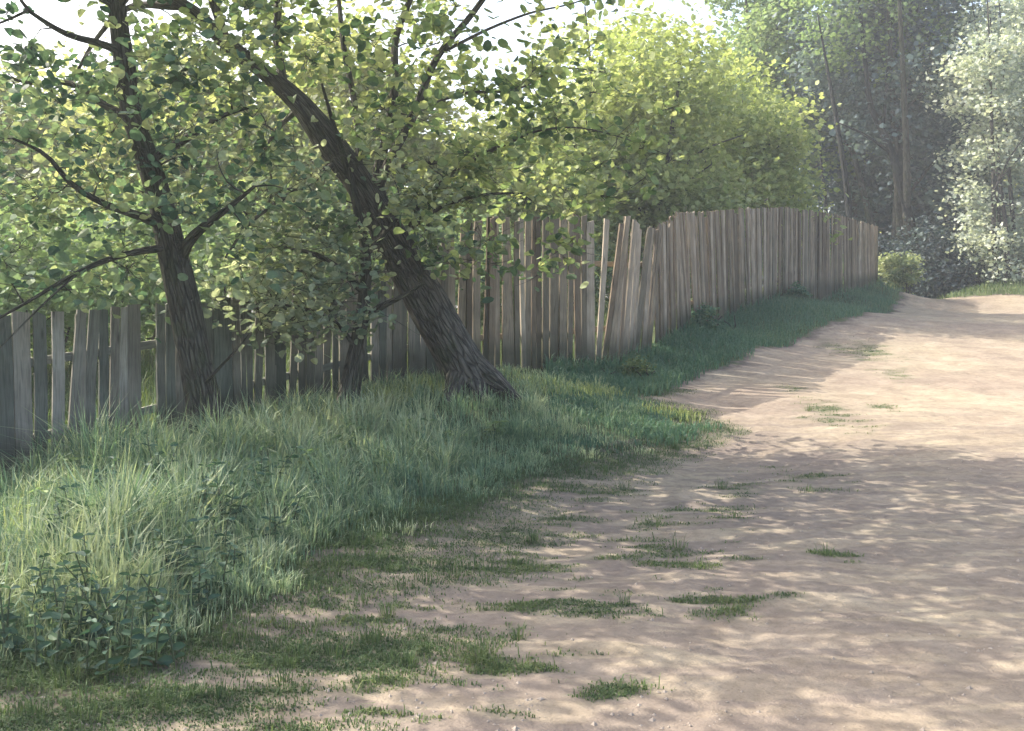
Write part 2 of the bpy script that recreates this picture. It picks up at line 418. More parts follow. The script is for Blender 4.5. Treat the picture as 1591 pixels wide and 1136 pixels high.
def blades(base, h, w, lean=.25, dirs=None):
    """curved tapering blades: 5 verts, one quad and one triangle each"""
    n = len(base); th = rng.uniform(0, 2 * math.pi, n)
    if dirs is not None: th = np.where(np.isnan(dirs), th, dirs)
    lean = np.asarray(lean) * np.ones(n)
    d = np.stack([np.cos(th), np.sin(th), np.zeros(n)], -1)
    s = np.stack([-np.sin(th + rng.normal(0, .6, n)), np.cos(th), np.zeros(n)], -1)
    l = np.abs(rng.normal(lean, lean * .6, n))[:, None]
    h = (np.asarray(h) * np.ones(n))[:, None]; w = (np.asarray(w) * np.ones(n))[:, None]
    up = np.array([0, 0, 1.])
    m = base + up * h * .55 + d * h * l * .3
    t = base + up * h * (1 - .35 * l) + d * h * l
    b0 = base - up * .02
    v = np.stack([b0 - s * w * .5, b0 + s * w * .5, m + s * w * .42, m - s * w * .42, t], 1).reshape(-1, 3)
    o = np.arange(n)[:, None] * 5
    return v, o + np.array([[0, 1, 2, 3]]), o + np.array([[3, 2, 4]])

def smooth_line(pts, rad, step):
    pts = np.asarray(pts, float); rad = np.asarray(rad, float)
    d = np.r_[0, np.cumsum(np.linalg.norm(np.diff(pts, axis=0), axis=1))]
    n = max(3, int(d[-1] / step) + 1); t = np.linspace(0, d[-1], n)
    # Catmull-Rom through non-uniform knots (finite difference tangents)
    tan = np.gradient(pts, d, axis=0) if len(pts) > 2 else np.repeat((pts[-1:] - pts[:1]) / d[-1], 2, 0)
    k = np.clip(np.searchsorted(d, t, side='right') - 1, 0, len(d) - 2)
    hh = (d[k + 1] - d[k])[:, None]; u = ((t - d[k]) / (d[k + 1] - d[k]))[:, None]
    h00 = 2 * u ** 3 - 3 * u ** 2 + 1; h10 = u ** 3 - 2 * u ** 2 + u; h01 = -2 * u ** 3 + 3 * u ** 2; h11 = u ** 3 - u ** 2
    q = h00 * pts[k] + h10 * hh * tan[k] + h01 * pts[k + 1] + h11 * hh * tan[k + 1]
    return q, np.interp(t, d, rad), t

class Tubes:
    def __init__(s): s.v, s.q, s.b, s.n = [], [], [], 0
    def add(s, pts, rad, segs=8, step=.12, knobs=0., smoothed=True, flare=None):
        q, r, t = smooth_line(pts, rad, step) if smoothed else (np.asarray(pts, float), np.asarray(rad, float), np.r_[0, np.cumsum(np.linalg.norm(np.diff(pts, axis=0), axis=1))])
        n = len(q)
        tg = np.gradient(q, axis=0); tg /= np.linalg.norm(tg, axis=1)[:, None] + 1e-9
        ref = np.array([.3, 1, .1]); u = np.cross(tg, ref); u /= np.linalg.norm(u, axis=1)[:, None] + 1e-9
        w = np.cross(tg, u)
        a = np.linspace(0, 2 * math.pi, segs, endpoint=False)
        ca, sa = np.cos(a), np.sin(a)
        off = rng.uniform(0, 50)
        R = r[:, None] * np.ones((1, segs))
        if knobs:
            pn = np.stack([np.broadcast_to(ca * 1.4, (n, segs)), np.broadcast_to(sa * 1.4, (n, segs)), np.broadcast_to(t[:, None] * 1.3 + off, (n, segs))], -1)
            R = R * (1 + knobs * (vnoise(pn) - .5) * 1.6 + knobs * .6 * (vnoise(pn * np.array([4, 4, 1.2])) - .5))
        if flare is not None:
            R = R * (1 + flare(t)[:, None] * (.35 + .65 * np.maximum(0, np.cos(a * 4 + off)) ** 2)[None])
        v = q[:, None, :] + R[..., None] * (ca[None, :, None] * u[:, None, :] + sa[None, :, None] * w[:, None, :])
        rr = max(float(np.max(r)), .02)
        b = np.stack([np.broadcast_to(ca * rr, (n, segs)), np.broadcast_to(sa * rr, (n, segs)), np.broadcast_to(t[:, None] + off, (n, segs))], -1)
        idx = np.arange(n * segs).reshape(n, segs) + s.n
        nx = np.roll(idx, -1, 1)
        s.q.append(np.stack([idx[:-1], nx[:-1], nx[1:], idx[1:]], -1).reshape(-1, 4))
        s.v.append(v.reshape(-1, 3)); s.b.append(b.reshape(-1, 3)); s.n += n * segs
        return q, r
    def build(s, name, mat, parent, origin):
        return mesh_obj(name, np.concatenate(s.v) - origin, [np.concatenate(s.q)], mat, parent, vert_attr={'bark': np.concatenate(s.b)}, smooth=True)

def grow(tubes_by_limb, nodes, owner, nrad, clusters, twig_r=.012, up=.15, fine=False):
    """connect every leaf cluster to the nearest wood with a bent twig; returns twig end directions"""
    nodes = [np.asarray(n, float) for n in nodes]
    NP = np.array(nodes); OW = list(owner); RD = list(nrad)
    d0 = np.array([np.min(((NP - c) ** 2).sum(1)) for c in clusters]) if len(clusters) else np.array([])
    for ci in np.argsort(d0):
        c = clusters[ci]
        dd = np.linalg.norm(NP - c, axis=1) + .35 * np.maximum(0, NP[:, 2] - c[2])
        k = int(np.argmin(dd)); a = NP[k]; L = np.linalg.norm(c - a)
        if L < .05: continue
        r0 = min(RD[k] * .7, twig_r * (.5 + .9 * L)); r0 = max(r0, .0035)
        side = rng.normal(0, .10 * L, 3); side[2] += up * L * .5
        pts = [a, a + (c - a) * .35 + side, a + (c - a) * .7 + side * .8 + rng.normal(0, .04 * L, 3), c]
        rad = [r0, r0 * .75, r0 * .5, max(.0025, r0 * .25)]
        q, r = tubes_by_limb[OW[k]].add(pts, rad, segs=5, step=max(.1, L / 6))
        if fine:
            for _ in range(4):
                e = c + rng.normal(0, 1, 3) * np.array([.22, .22, .13]); m_ = (c + e) / 2 + rng.normal(0, .02, 3)
                tubes_by_limb[OW[k]].add([q[-2], m_, e], [.0035, .0028, .0016], segs=4, step=.12)
        NP = np.vstack([NP, q[1:]]); OW += [OW[k]] * (len(q) - 1); RD += list(r[1:])

def make_tree(name, label, cat, base, limbs, clusters, nleaf, spread, lsize, lmat, bmat, group=None, segs=20, knobs=.16, tints=(.5, .25), detailed=True, flare=None, twig_r=.012, droop=.3, crown_extra=None, roots=()):
    """limbs: list of (pts, radii); the first is the trunk. Returns the Empty."""
    base = np.asarray(base, float)
    root = empty(name, base, label, cat, group)
    tb = [Tubes() for _ in limbs]
    nodes, own, nr = [], [], []
    for i, (p, r) in enumerate(limbs):
        q, rr = tb[i].add(p, r, segs=segs if i == 0 else 10, step=.06 if i == 0 and detailed else .12, knobs=knobs if i == 0 else knobs * .7, flare=flare if i == 0 else None)
        k0 = int(len(q) * (.35 if i == 0 else .2))
        nodes += list(q[k0:]); own += [i] * (len(q) - k0); nr += list(rr[k0:])
    for p, r in roots: tb[0].add(p, r, segs=12, step=.06, knobs=.3)
    grow(tb, nodes, own, nr, clusters, twig_r, fine=detailed)
    for i, t in enumerate(tb):
        t.build('trunk' if i == 0 else 'limb', bmat, root, base)
    cl = np.repeat(clusters, nleaf, axis=0)
    g = np.repeat(rng.normal(0, 1, len(clusters)), nleaf)
    sv = np.repeat(rng.uniform(.45, 1.4, len(clusters)), nleaf) if detailed else np.ones(len(cl))
    pos = cl + rng.normal(0, 1, cl.shape) * np.array([spread, spread, spread * .62]) * sv[:, None]
    if detailed:
        kk = rng.uniform(0, 1, len(cl)) < np.clip(.45 + .5 * sv, 0, 1); pos = pos[kk]; g = g[kk]
    if crown_extra is not None:
        keep = crown_extra(pos); pos = pos[keep]; g = g[keep]
    v, f, m = leaves(pos, lsize * rng.uniform(.5, 1.3, len(pos)), detailed, droop)
    tint = np.clip(tints[0] + tints[1] * (.7 * g + .7 * rng.normal(0, 1, len(pos))), 0, 1)
    mesh_obj('crown', v - base, [f], lmat, root, face_attr={'tint': np.repeat(tint, m)}, smooth=False)
    return root

# ------------------------------------------------------------------ the three near trees
def L_(pts):
    return np.array([P(a, b, y) for a, b, y, r in pts]), np.array([r for a, b, y, r in pts])
main_limbs = [L_(l) for l in [
    [(748, 640, 12.75, .36), (738, 606, 12.75, .33), (718, 570, 12.75, .29), (690, 520, 12.72, .265), (640, 430, 12.65, .24), (590, 340, 12.55, .2), (548, 270, 12.45, .17), (512, 222, 12.4, .165), (475, 172, 12.3, .14),
     (410, 113, 12.2, .1), (345, 62, 12.1, .09), (312, 28, 12.0, .082), (265, -4, 11.9, .074), (190, -70, 11.8, .085), (110, -150, 11.7, .06), (40, -250, 11.6, .03)],
    [(608, 362, 12.55, .085), (594, 310, 12.6, .075), (587, 282, 12.65, .068), (600, 215, 12.8, .06), (613, 140, 12.9, .052), (615, 60, 13, .045), (640, -10, 13.1, .04), (660, -100, 13.1, .032), (650, -230, 13, .02)],
    [(590, 288, 12.6, .06), (602, 256, 12.55, .056), (640, 185, 12.4, .05), (680, 88, 12.3, .043), (735, 20, 12.1, .035), (790, -60, 12, .028), (850, -170, 11.8, .016)],
    [(556, 275, 12.5, .05), (558, 235, 12.7, .046), (549, 150, 12.9, .04), (535, 80, 13, .036), (526, 0, 13.2, .03), (505, -110, 13.3, .022), (480, -240, 13.2, .012)],
    [(640, 405, 12.6, .055), (637, 360, 12.45, .046), (652, 318, 12.35, .038), (672, 296, 12.25, .03), (712, 262, 12.1, .022), (770, 228, 11.95, .012)],
    [(642, 352, 12.45, .03), (690, 320, 12.2, .024), (750, 303, 12, .018), (820, 300, 11.8, .009)],
    [(605, 262, 12.6, .03), (690, 250, 12.4, .024), (762, 235, 12.2, .019), (830, 205, 12, .014), (890, 198, 11.9, .010), (960, 212, 11.8, .007), (1035, 240, 11.7, .004)],
    [(690, 80, 12.3, .024), (760, 45, 12.4, .019), (818, 22, 12.5, .015), (905, 0, 12.6, .008), (960, -30, 12.6, .005)],
    [(650, 172, 12.4, .024), (720, 145, 12.6, .018), (800, 140, 12.7, .014), (868, 107, 12.8, .010), (940, 112, 12.9, .006)],
    [(525, 250, 12.4, .04), (480, 285, 12.0, .032), (430, 315, 11.7, .026), (385, 350, 11.4, .018), (350, 400, 11.3, .010)],
    [(462, 170, 12.3, .035), (428, 205, 12.6, .028), (405, 250, 12.9, .022), (388, 285, 13.1, .012)],
    [(440, 130, 12.25, .06), (430, 50, 12.5, .05), (440, -40, 12.7, .04), (470, -150, 12.9, .025), (500, -300, 13, .012)],
    [(350, 60, 12, .06), (320, -50, 11.5, .05), (340, -170, 11.1, .038), (400, -300, 10.8, .024), (480, -430, 10.6, .012)],
    [(280, 10, 11.9, .05), (200, 12, 12.1, .04), (150, 60, 12.4, .028), (110, 130, 12.6, .014)],
]]
left_limbs = [L_(l) for l in [
    [(342, 735, 10.6, .23), (332, 690, 10.6, .205), (320, 640, 10.6, .185), (303, 560, 10.6, .168), (286, 470, 10.6, .152), (268, 392, 10.6, .142), (252, 320, 10.6, .125), (226, 240, 10.55, .115),
     (207, 180, 10.5, .108), (195, 110, 10.45, .097), (185, 40, 10.4, .085), (178, -20, 10.35, .076), (160, -110, 10.3, .06), (150, -240, 10.2, .04), (160, -400, 10.2, .018)],
    [(276, 412, 10.6, .07), (296, 372, 10.5, .055), (322, 348, 10.4, .042), (352, 325, 10.3, .03), (395, 290, 10.1, .016)],
    [(258, 352, 10.6, .06), (215, 335, 10.4, .045), (165, 318, 10.2, .036), (110, 285, 10, .028), (70, 240, 9.9, .02), (20, 215, 9.8, .012)],
    [(208, 185, 10.5, .05), (165, 165, 10.7, .04), (110, 130, 10.9, .03), (50, 130, 11.1, .02), (-20, 110, 11.2, .012)],
    [(188, 80, 10.4, .045), (150, 66, 10.3, .036), (108, 55, 10.2, .03), (70, 34, 10.1, .024), (40, 12, 10.05, .019), (20, -40, 10, .012)],
    [(44, 16, 10.05, .016), (10, 32, 10, .012), (-40, 48, 9.9, .008)],
    [(262, 385, 10.6, .045), (210, 392, 10.2, .034), (150, 410, 9.9, .027), (92, 440, 9.7, .02), (45, 468, 9.6, .015), (-20, 505, 9.5, .01), (-80, 540, 9.4, .005)],
    [(120, 425, 9.8, .014), (70, 470, 9.5, .010), (25, 515, 9.4, .008), (-20, 560, 9.3, .004)],
    [(315, 600, 10.5, .02), (345, 567, 10.3, .014), (366, 545, 10.2, .010), (386, 520, 10.1, .005)],
    [(182, 10, 10.4, .055), (235, -60, 10.1, .045), (290, -160, 9.7, .034), (330, -290, 9.3, .022), (360, -420, 9.0, .012)],
    [(180, -30, 10.35, .05), (100, -110, 10.1, .04), (0, -210, 9.9, .03), (-110, -300, 9.7, .02), (-200, -360, 9.6, .01)],
    [(182, 10, 10.4, .04), (60, -50, 9.7, .034), (-180, -90, 8.8, .028), (-440, -180, 8.0, .022), (-640, -260, 7.6, .012)],  # unseen limb added out of frame, carries leaves that shade the near left
    [(230, 250, 10.55, .05), (290, 215, 10.9, .04), (345, 180, 11.2, .028), (395, 165, 11.4, .015)],
]]
small_limbs = [L_(l) for l in [
    [(536, 665, 12, .16), (540, 632, 12, .135), (548, 580, 12, .105), (558, 520, 12, .088), (566, 460, 12, .078), (568, 400, 12.05, .066), (556, 330, 12.1, .054), (540, 265, 12.15, .042), (520, 200, 12.2, .028), (500, 130, 12.2, .014)],
    [(562, 500, 12, .05), (590, 478, 11.9, .04), (622, 462, 11.8, .028), (660, 440, 11.7, .014)],
    [(566, 455, 12, .045), (530, 420, 11.8, .036), (490, 395, 11.6, .028), (440, 385, 11.4, .014)],
    [(556, 545, 12, .03), (520, 500, 11.8, .024), (470, 480, 11.6, .018), (420, 470, 11.5, .009)],
    [(566, 400, 12, .04), (600, 360, 12.2, .03), (625, 330, 12.4, .015)],
]]
LOW_X = [-300, 0, 150, 250, 330, 420, 520, 570, 640, 690, 760, 830, 930, 960, 1070, 1075]
LOW_Y = [470, 452, 470, 505, 535, 545, 540, 510, 450, 405, 425, 428, 415, 330, 285, -2000]
def dens(p):
    x, y = to_px(p)
    low = np.interp(x, LOW_X, LOW_Y)
    d = np.where(y < low, 1.0, 0.0)
    d = np.where((x > 780) & (y > -15), d * .30, d)
    d = np.where((x > 690) & (x <= 780) & (y > 100), d * .5, d)
    d = np.where((x > 930) & (y > -15), d * .55, d)
    d = np.where((x > 790) & (y > -15) & (y < 50), d * .25, d)
    d = np.where((x > 640) & (x < 800) & (y > 60) & (y < 290), d * .6, d)
    d = np.where((x > 560) & (x < 700) & (y > 180) & (y < 300), d * .55, d)
    d = np.where((x < 170) & (y < 95) & (y > -15), d * .5, d)
    d = np.where((x > 250) & (x < 660) & (y > 330), d * .5, d)
    d = np.where((x > 680) & (y > 310), d * .3, d)
    d = np.where((y > -15) & (x < 780), d * .8, d)
    return d
def in_trunk(p, pad):
    """clusters keep a little clear of the view of the leaning trunk, which stands bare"""
    x, y = to_px(p)
    tx = np.interp(y, [0, 45, 80, 110, 170, 222, 270, 340, 430, 520, 600], [270, 330, 380, 420, 478, 512, 548, 590, 640, 690, 735])
    a = (np.abs(x - tx) < pad) & (y > 115) & (p[..., 1] < 12.6)
    tx2 = np.interp(y, [380, 470, 560, 690], [266, 286, 303, 332])
    return a | ((np.abs(x - tx2) < pad * .8) & (y > 380) & (p[..., 1] < 10.7))
def sample(n, ells, dfun, mind=.22):
    out = []
    tries = 0
    W = np.array([e[2] for e in ells], float); W /= W.sum()
    while len(out) < n and tries < n * 40:
        tries += 1
        c, r, _ = ells[rng.choice(len(ells), p=W)]
        d = rng.normal(0, 1, 3); d /= np.linalg.norm(d); d *= rng.uniform(0, 1) ** (1 / 2.4)
        p = np.array(c) + d * np.array(r)
        if rng.uniform() > dfun(p): continue
        if out and np.min(((np.array(out) - p) ** 2).sum(1)) < mind * mind: continue
        out.append(p)
    return np.array(out)
def dens_main(p):
    d = float(dens(p))
    return d * (.12 if in_trunk(p, 55) else 1)
def keep_leaf(p):
    x, y = to_px(p)
    low = np.interp(x, LOW_X, LOW_Y)
    return (y < low + 45) & ~(in_trunk(p, 30) & (rng.uniform(0, 1, len(p)) < .85))
base_flare = lambda t: np.exp(-t / .28) * .45
c_main = sample(470, [((-2.2, 12.2, 5.0), (3.0, 2.3, 3.2), 1.0), ((-.6, 12.3, 3.6), (2.0, 1.5, 2.0), .5), ((.6, 11.8, 6.9), (2.2, 2.2, 1.2), .6), ((.6, 12.2, 3.3), (1.7, 1.0, 1.3), .22), ((-1.6, 10.6, 7.0), (2.2, 1.6, 1.2), .85)], dens_main, .3)
sp_ = []
for l in main_limbs[4:9]:
    q, r, t = smooth_line(l[0], l[1], .2)
    for p in q[int(len(q) * .3):]:
        sp_ += [p + rng.normal(0, .10, 3) for _ in range(1 if rng.uniform() < .7 else 2)]
c_spray = np.array(sp_)
c_low = sample(9, [(tuple(P(790, 395, 12.2)), (1.1, .5, .38), 1.0)], lambda p: 1.0, .2)
c_main = np.concatenate([c_main, c_low, c_spray[rng.uniform(0, 1, len(c_spray)) < .6]])
t_main = make_tree('leaning_tree', 'big leaning tree with bare thick dark trunk tilting left in front of the fence', 'tree', P(738, 606, 12.75), main_limbs, c_main, 27, .2, .122, M_LEAF, M_BARK, 'trees along the old fence', roots=[L_(l) for l in ([(728, 560, 12.7, .17), (768, 592, 12.55, .12), (796, 612, 12.45, .05), (812, 622, 12.4, .02)], [(715, 575, 12.65, .16), (702, 612, 12.35, .11), (690, 645, 12.1, .03)], [(735, 585, 12.6, .15), (752, 625, 12.3, .10), (770, 655, 12.0, .03)])],
                   segs=32, knobs=.2, flare=base_flare, crown_extra=keep_leaf, tints=(.5, .33))
c_left = sample(500, [((-4.6, 10.4, 4.6), (2.5, 2.0, 3.0), 1.0), ((-3.6, 10.6, 3.2), (1.8, 1.3, 1.7), .6), ((-3.6, 9.6, 6.8), (2.4, 2.2, 1.5), .4), ((-4.6, 9.9, 2.6), (1.5, .9, .9), .3), ((-6.2, 9.2, 6.0), (2.2, 1.8, 1.8), .5), ((-6.6, 7.6, 5.0), (1.7, 1.4, 1.5), .55), ((-4.4, 8.8, 6.6), (1.8, 1.4, 1.1), .6)], dens_main, .3)  # outermost left clusters are out of view, added to darken the foreground corner
t_left = make_tree('verge_tree', 'slender dark tree rising from tall grass beside the gap in the fence', 'tree', P(332, 700, 10.6), left_limbs, c_left, 27, .2, .115, M_LEAFC, M_BARKD, 'trees along the old fence',
                   segs=28, knobs=.18, flare=base_flare, crown_extra=keep_leaf, tints=(.45, .33))
c_small = sample(130, [((-1.9, 12.0, 2.6), (1.3, .9, 1.3), 1.0), ((-2.5, 11.6, 2.0), (1.0, .7, .8), .7), ((-1.0, 12.4, 2.4), (.7, .6, 1.0), .25)], dens_main, .2)
t_small = make_tree('young_tree', 'small thin-stemmed tree half hidden under the leaning tree', 'tree', P(540, 640, 12), small_limbs, c_small, 26, .2, .105, M_SILV, M_BARKD, 'trees along the old fence',
                    segs=20, knobs=.15, flare=base_flare, crown_extra=keep_leaf, tints=(.6, .25))

# ------------------------------------------------------------------ fence
def fence_at(px):
    i = lambda t: np.interp(px, FX, t)
    return i(FY), i(FB), i(FT)
def fence_run(name, label, px0, px1, mat, gaps=(), slots=(), lean_tab=None, panels=None, group='old board fences'):
    Y0, B0, T0 = fence_at(px0)
    o = P(px0, B0, Y0); root = empty(name, o, label, 'fence', group)
    # walk along the plan line
    pxs = np.linspace(px0, px1, 4000); Ys, Bs, Ts = fence_at(pxs)
    pl = np.stack([(pxs - CX) / F * Ys, Ys], -1)
    ds = np.r_[0, np.cumsum(np.linalg.norm(np.diff(pl, axis=0), axis=1))]
    zb = EYE - (Bs - HY) / F * Ys; zt = EYE - (Ts - HY) / F * Ys
    buckets = {}
    s = 0.0
    wob = 0.0
    while s < ds[-1] - .05:
        w = rng.choice([.085, .1, .115, .13, .15, .17], p=[.1, .25, .25, .2, .12, .08])
        g = rng.choice([.003, .008, .016, .035], p=[.55, .34, .09, .02])
        sc = s + w / 2
        x = np.interp(sc, ds, pl[:, 0]); y = np.interp(sc, ds, pl[:, 1]); px = np.interp(sc, ds, pxs)
        if any(a < px < b for a, b in gaps): s += w; continue
        if slots and px > slots[0]: slots = slots[1:]; s += .034; continue
        k = min(len(ds) - 2, np.searchsorted(ds, sc)); t = pl[min(k + 12, len(pl) - 1)] - pl[max(k - 12, 0)]; t = t / np.linalg.norm(t)
        nrm = np.array([t[1], -t[0]])                       # toward the camera side
        z0 = float(gz(np.array([x]), np.array([y]), False)[0]) - .12
        z1 = np.interp(sc, ds, zt) + rng.normal(0, .012) - (rng.uniform(.03, .12) if rng.uniform() < .12 else 0)
        zv = np.interp(sc, ds, zb)
        lean = (np.interp(px, *lean_tab) if lean_tab else 0) + rng.normal(0, .9) + (rng.normal(0, 2.0) if rng.uniform() < .15 else 0)
        lt = math.tan(math.radians(lean)); ft = rng.normal(0, .012)
        th = rng.uniform(.02, .028); dep = rng.normal(0, .006) + (rng.uniform(.02, .03) if rng.uniform() < .25 else 0)
        hs = np.linspace(0, 1, 6); H = z1 - z0
        wt, wb = w * rng.uniform(.92, 1.02), w * rng.uniform(.95, 1.03)
        bow = rng.normal(0, .01)
        V = []
        for h in hs:
            z = z0 + H * h
            off = lt * (z - zv) + bow * math.sin(h * math.pi) + rng.normal(0, .0015)
            ww = wb + (wt - wb) * h
            for (a, b) in ((-.5, 1), (.5, 1), (.5, -1), (-.5, -1)):
                q = np.array([x, y]) + t * (off + a * ww) + nrm * (dep + ft * (h - .5) * 2 + b * th / 2 + .02)
                V.append((q[0], q[1], z))
        V = np.array(V); sk = rng.normal(0, .012)
        V[-4:, 2] += np.array([-sk, sk, sk, -sk])
        fs = []
        for r in range(5):
            for c in range(4):
                fs.append((r * 4 + c, r * 4 + (c + 1) % 4, r * 4 + 4 + (c + 1) % 4, r * 4 + 4 + c))
        fs.append((20, 21, 22, 23)); fs.append((3, 2, 1, 0))
        G = np.array([(((i % 4) in (1, 2)) * w, ((i % 4) >= 2) * th, 0) for i in range(24)]) + np.array([rng.uniform(0, 90), rng.uniform(0, 90), 0])
        G[:, 2] = V[:, 2]
        pn = 0
        for j, pp in enumerate(panels or []):
            if pp[0] <= px < pp[1]: pn = j
        bk = buckets.setdefault(pn, dict(v=[], f=[], t=[], g=[], h=[], n=0))
        bk['v'].append(V); bk['f'].append(np.array(fs) + bk['n']); bk['n'] += 24
        bk['t'] += [rng.uniform(0, 1)] * len(fs); bk['g'].append(G); bk['h'] += list((V[:, 2] - zv))
        s += w + g
    for pn in sorted(buckets):
        bk = buckets[pn]
        po = mesh_obj('board_panel', np.concatenate(bk['v']) - o, [np.concatenate(bk['f'])], mat, root, face_attr={'tint': bk['t']},
                      vert_attr={'grain': np.concatenate(bk['g']), 'height': np.array(bk['h'])})
        if panels and len(panels[pn]) > 2: po['label'] = panels[pn][2]
    # rails and posts behind the boards
    def stick(nm, p0, p1, w, h, tint):
        p0, p1 = np.array(p0), np.array(p1); d = p1 - p0; Ln = np.linalg.norm(d); d /= Ln
        up = np.array([0, 0, 1.]) if abs(d[2]) < .9 else np.array([0, 1., 0])
        a = np.cross(d, up); a /= np.linalg.norm(a); b = np.cross(a, d)
        v = np.array([p + a * i * w / 2 + b * j * h / 2 for p in (p0, p1) for i, j in ((-1, -1), (1, -1), (1, 1), (-1, 1))])
        f = np.array([(0, 1, 5, 4), (1, 2, 6, 5), (2, 3, 7, 6), (3, 0, 4, 7), (0, 3, 2, 1), (4, 5, 6, 7)])
        g = np.stack([v @ a, v @ b, v @ d], -1) + 3
        ob = mesh_obj(nm, v - o, [f], mat, root, face_attr={'tint': [tint] * 6}, vert_attr={'grain': g, 'height': np.full(8, 1.)})
        bv = ob.modifiers.new('worn_edges', 'BEVEL'); bv.width = .006; bv.segments = 2
    npost = max(2, int(round(ds[-1] / 2.4)) + 1)
    sp = np.linspace(.08, ds[-1] - .08, npost)
    pts = []
    for q in sp:
        x = np.interp(q, ds, pl[:, 0]); y = np.interp(q, ds, pl[:, 1]); k = min(len(ds) - 2, np.searchsorted(ds, q))
        t = pl[min(k + 12, len(pl) - 1)] - pl[max(k - 12, 0)]; t = t / np.linalg.norm(t); nr = np.array([t[1], -t[0]])
        z0 = float(gz(np.array([x]), np.array([y]), False)[0]); z1 = np.interp(q, ds, zt)
        pts.append((np.array([x, y]), nr, z0, z1))
        pb = np.array([x, y]) - nr * .11
        stick('post', (*pb, z0 - .3), (*pb, z1 - .1), .1, .1, .35)
    for fr in (.24, .7):
        for (a, na, za, ta), (b, nb, zb2, tb2) in zip(pts[:-1], pts[1:]):
            A = (*(a - na * .03), za + (ta - za) * fr); B = (*(b - nb * .03), zb2 + (tb2 - zb2) * fr)
            stick('rail', A, B, .04, .085, .6)
    return root
fence_run('board_fence', 'low grey-blue board fence with a see-through gap behind the slender tree', -420, 668, M_WOOD, gaps=[(232, 249)], slots=[72, 160, 408, 457],
          panels=[(-420, 72), (72, 160), (160, 232), (249, 408), (408, 457), (457, 668)])
fence_run('board_fence', 'tall brown board fence climbing the bank, with a leaning middle panel', 672, 1362, M_WOODB, gaps=[(1009, 1013)], slots=[735, 768, 808, 846, 885, 1042, 1074, 1103, 1131, 1153, 1176, 1199, 1226, 1268, 1307],
          lean_tab=([672, 925, 932, 1008, 1014, 1060, 1110, 1160, 1200, 1362], [0, 0, 9.0, 13.0, -1.0, -9, -6, -4, 0, 0]),
          panels=[(672, 735), (735, 768), (768, 808), (808, 846), (846, 885), (885, 928), (928, 1011, 'board panel sagging and leaning to one side'), (1011, 1074), (1074, 1131), (1131, 1199), (1199, 1268), (1268, 1362)])

# ------------------------------------------------------------------ grasses
def scatter(n, x0, x1, y0, y1, dfun):
    out = []
    tot = 0
    while tot < n:
        x = rng.uniform(x0, x1, n * 2); u = rng.uniform(0, 1, n * 2)
        y = 1 / (1 / y0 + u * (1 / y1 - 1 / y0))          # more blades near the camera
        d = dfun(x, y); k = rng.uniform(0, 1, n * 2) < d
        out.append(np.stack([x[k], y[k]], -1)); tot += int(k.sum())
        if len(out) > 60: break
    p = np.concatenate(out)[:n]
    return np.c_[p, gz(p[:, 0], p[:, 1])]
FPX = np.interp(np.linspace(FX[0], FX[-1], 300), FX, FX)
FPL = np.array([((a - CX) / F * np.interp(a, FX, FY), np.interp(a, FX, FY)) for a in FPX])
def fence_dist(x, y):
    """>0 on the path side of the fence (measured along depth)"""
    return np.interp(x, FPL[:, 0], FPL[:, 1]) - y
def verge(x, y):
    s = -path_sd(x, y)                                         # >0 on grass
    fd = fence_dist(x, y)
    return s, fd
# height map for the tall grass: high by the fence on the left, low toward the path
def tall_d(x, y):
    s, fd = verge(x, y); n = noise2(x, y, 1.1, 31)
    px = CX + F * x / y
    d = np.clip((s + (n - .5) * .7 + .05) / .5, 0, 1) * (fd > .06) * np.clip(.25 + n * 1.1, 0, 1)
    return d * (px > -160) * (px < 1000)
b = scatter(21000, -8, 2.4, 4.0, 15.5, tall_d)
tc_ = scatter(720, -8, 2.4, 4.0, 15.5, tall_d)                       # tussocks: each with its own height, hue and spread
nb = rng.integers(30, 80, len(tc_)); ti = np.repeat(np.arange(len(tc_)), nb)
trad = rng.uniform(.045, .11, len(tc_)); offs = rng.normal(0, 1, (len(ti), 2)) * trad[ti][:, None]
tb_ = np.c_[tc_[ti, :2] + offs, np.zeros(len(ti))]; tb_[:, 2] = gz(tb_[:, 0], tb_[:, 1])
kp = fence_dist(tb_[:, 0], tb_[:, 1]) > .08
tb_, ti, offs = tb_[kp], ti[kp], offs[kp]
thh = rng.uniform(.65, 1.9, len(tc_)); ttt = rng.normal(0, .26, len(tc_))
nb0 = len(b); b = np.r_[b, tb_]
s, fd = verge(b[:, 0], b[:, 1]); px = CX + F * b[:, 0] / b[:, 1]
n1 = noise2(b[:, 0], b[:, 1], 1.3, 44); n2 = noise2(b[:, 0], b[:, 1], 3.4, 45)
H = np.interp(px, [-200, 40, 130, 260, 420, 600, 760, 950], [.22, .27, .42, .42, .33, .24, .18, .12]) * np.clip(.32 + s * .75, .3, 1.1) * (.4 + 1.0 * n1) * rng.uniform(.5, 1.15, len(b))
H *= np.clip(.35 + fd * .5, .35, 1)
H[nb0:] *= thh[ti]
dirs = np.full(len(b), np.nan); dirs[nb0:] = np.arctan2(offs[:, 1], offs[:, 0]) + rng.normal(0, .5, len(offs))
v, q, t = blades(b, H, np.clip(.006 + H * .013, .006, .014), np.r_[np.full(nb0, .3), np.full(len(offs), .5)], dirs=dirs)
big = noise2(b[:, 0], b[:, 1], .55, 47)
tint = .12 + .75 * big + .35 * (n1 - .5) + .3 * (n2 - .5) + rng.normal(0, .15, len(b)); tint[nb0:] += ttt[ti]
tint = np.clip(tint, 0, 1)
tag(mesh_obj('tall_grass', v, [q, t], M_GRASS, face_attr={'tint': np.r_[tint, np.clip(tint + .22, 0, 1)]}), 'tall uncut grass filling the verge below the left fence', 'grass', kind='stuff')
lp = []
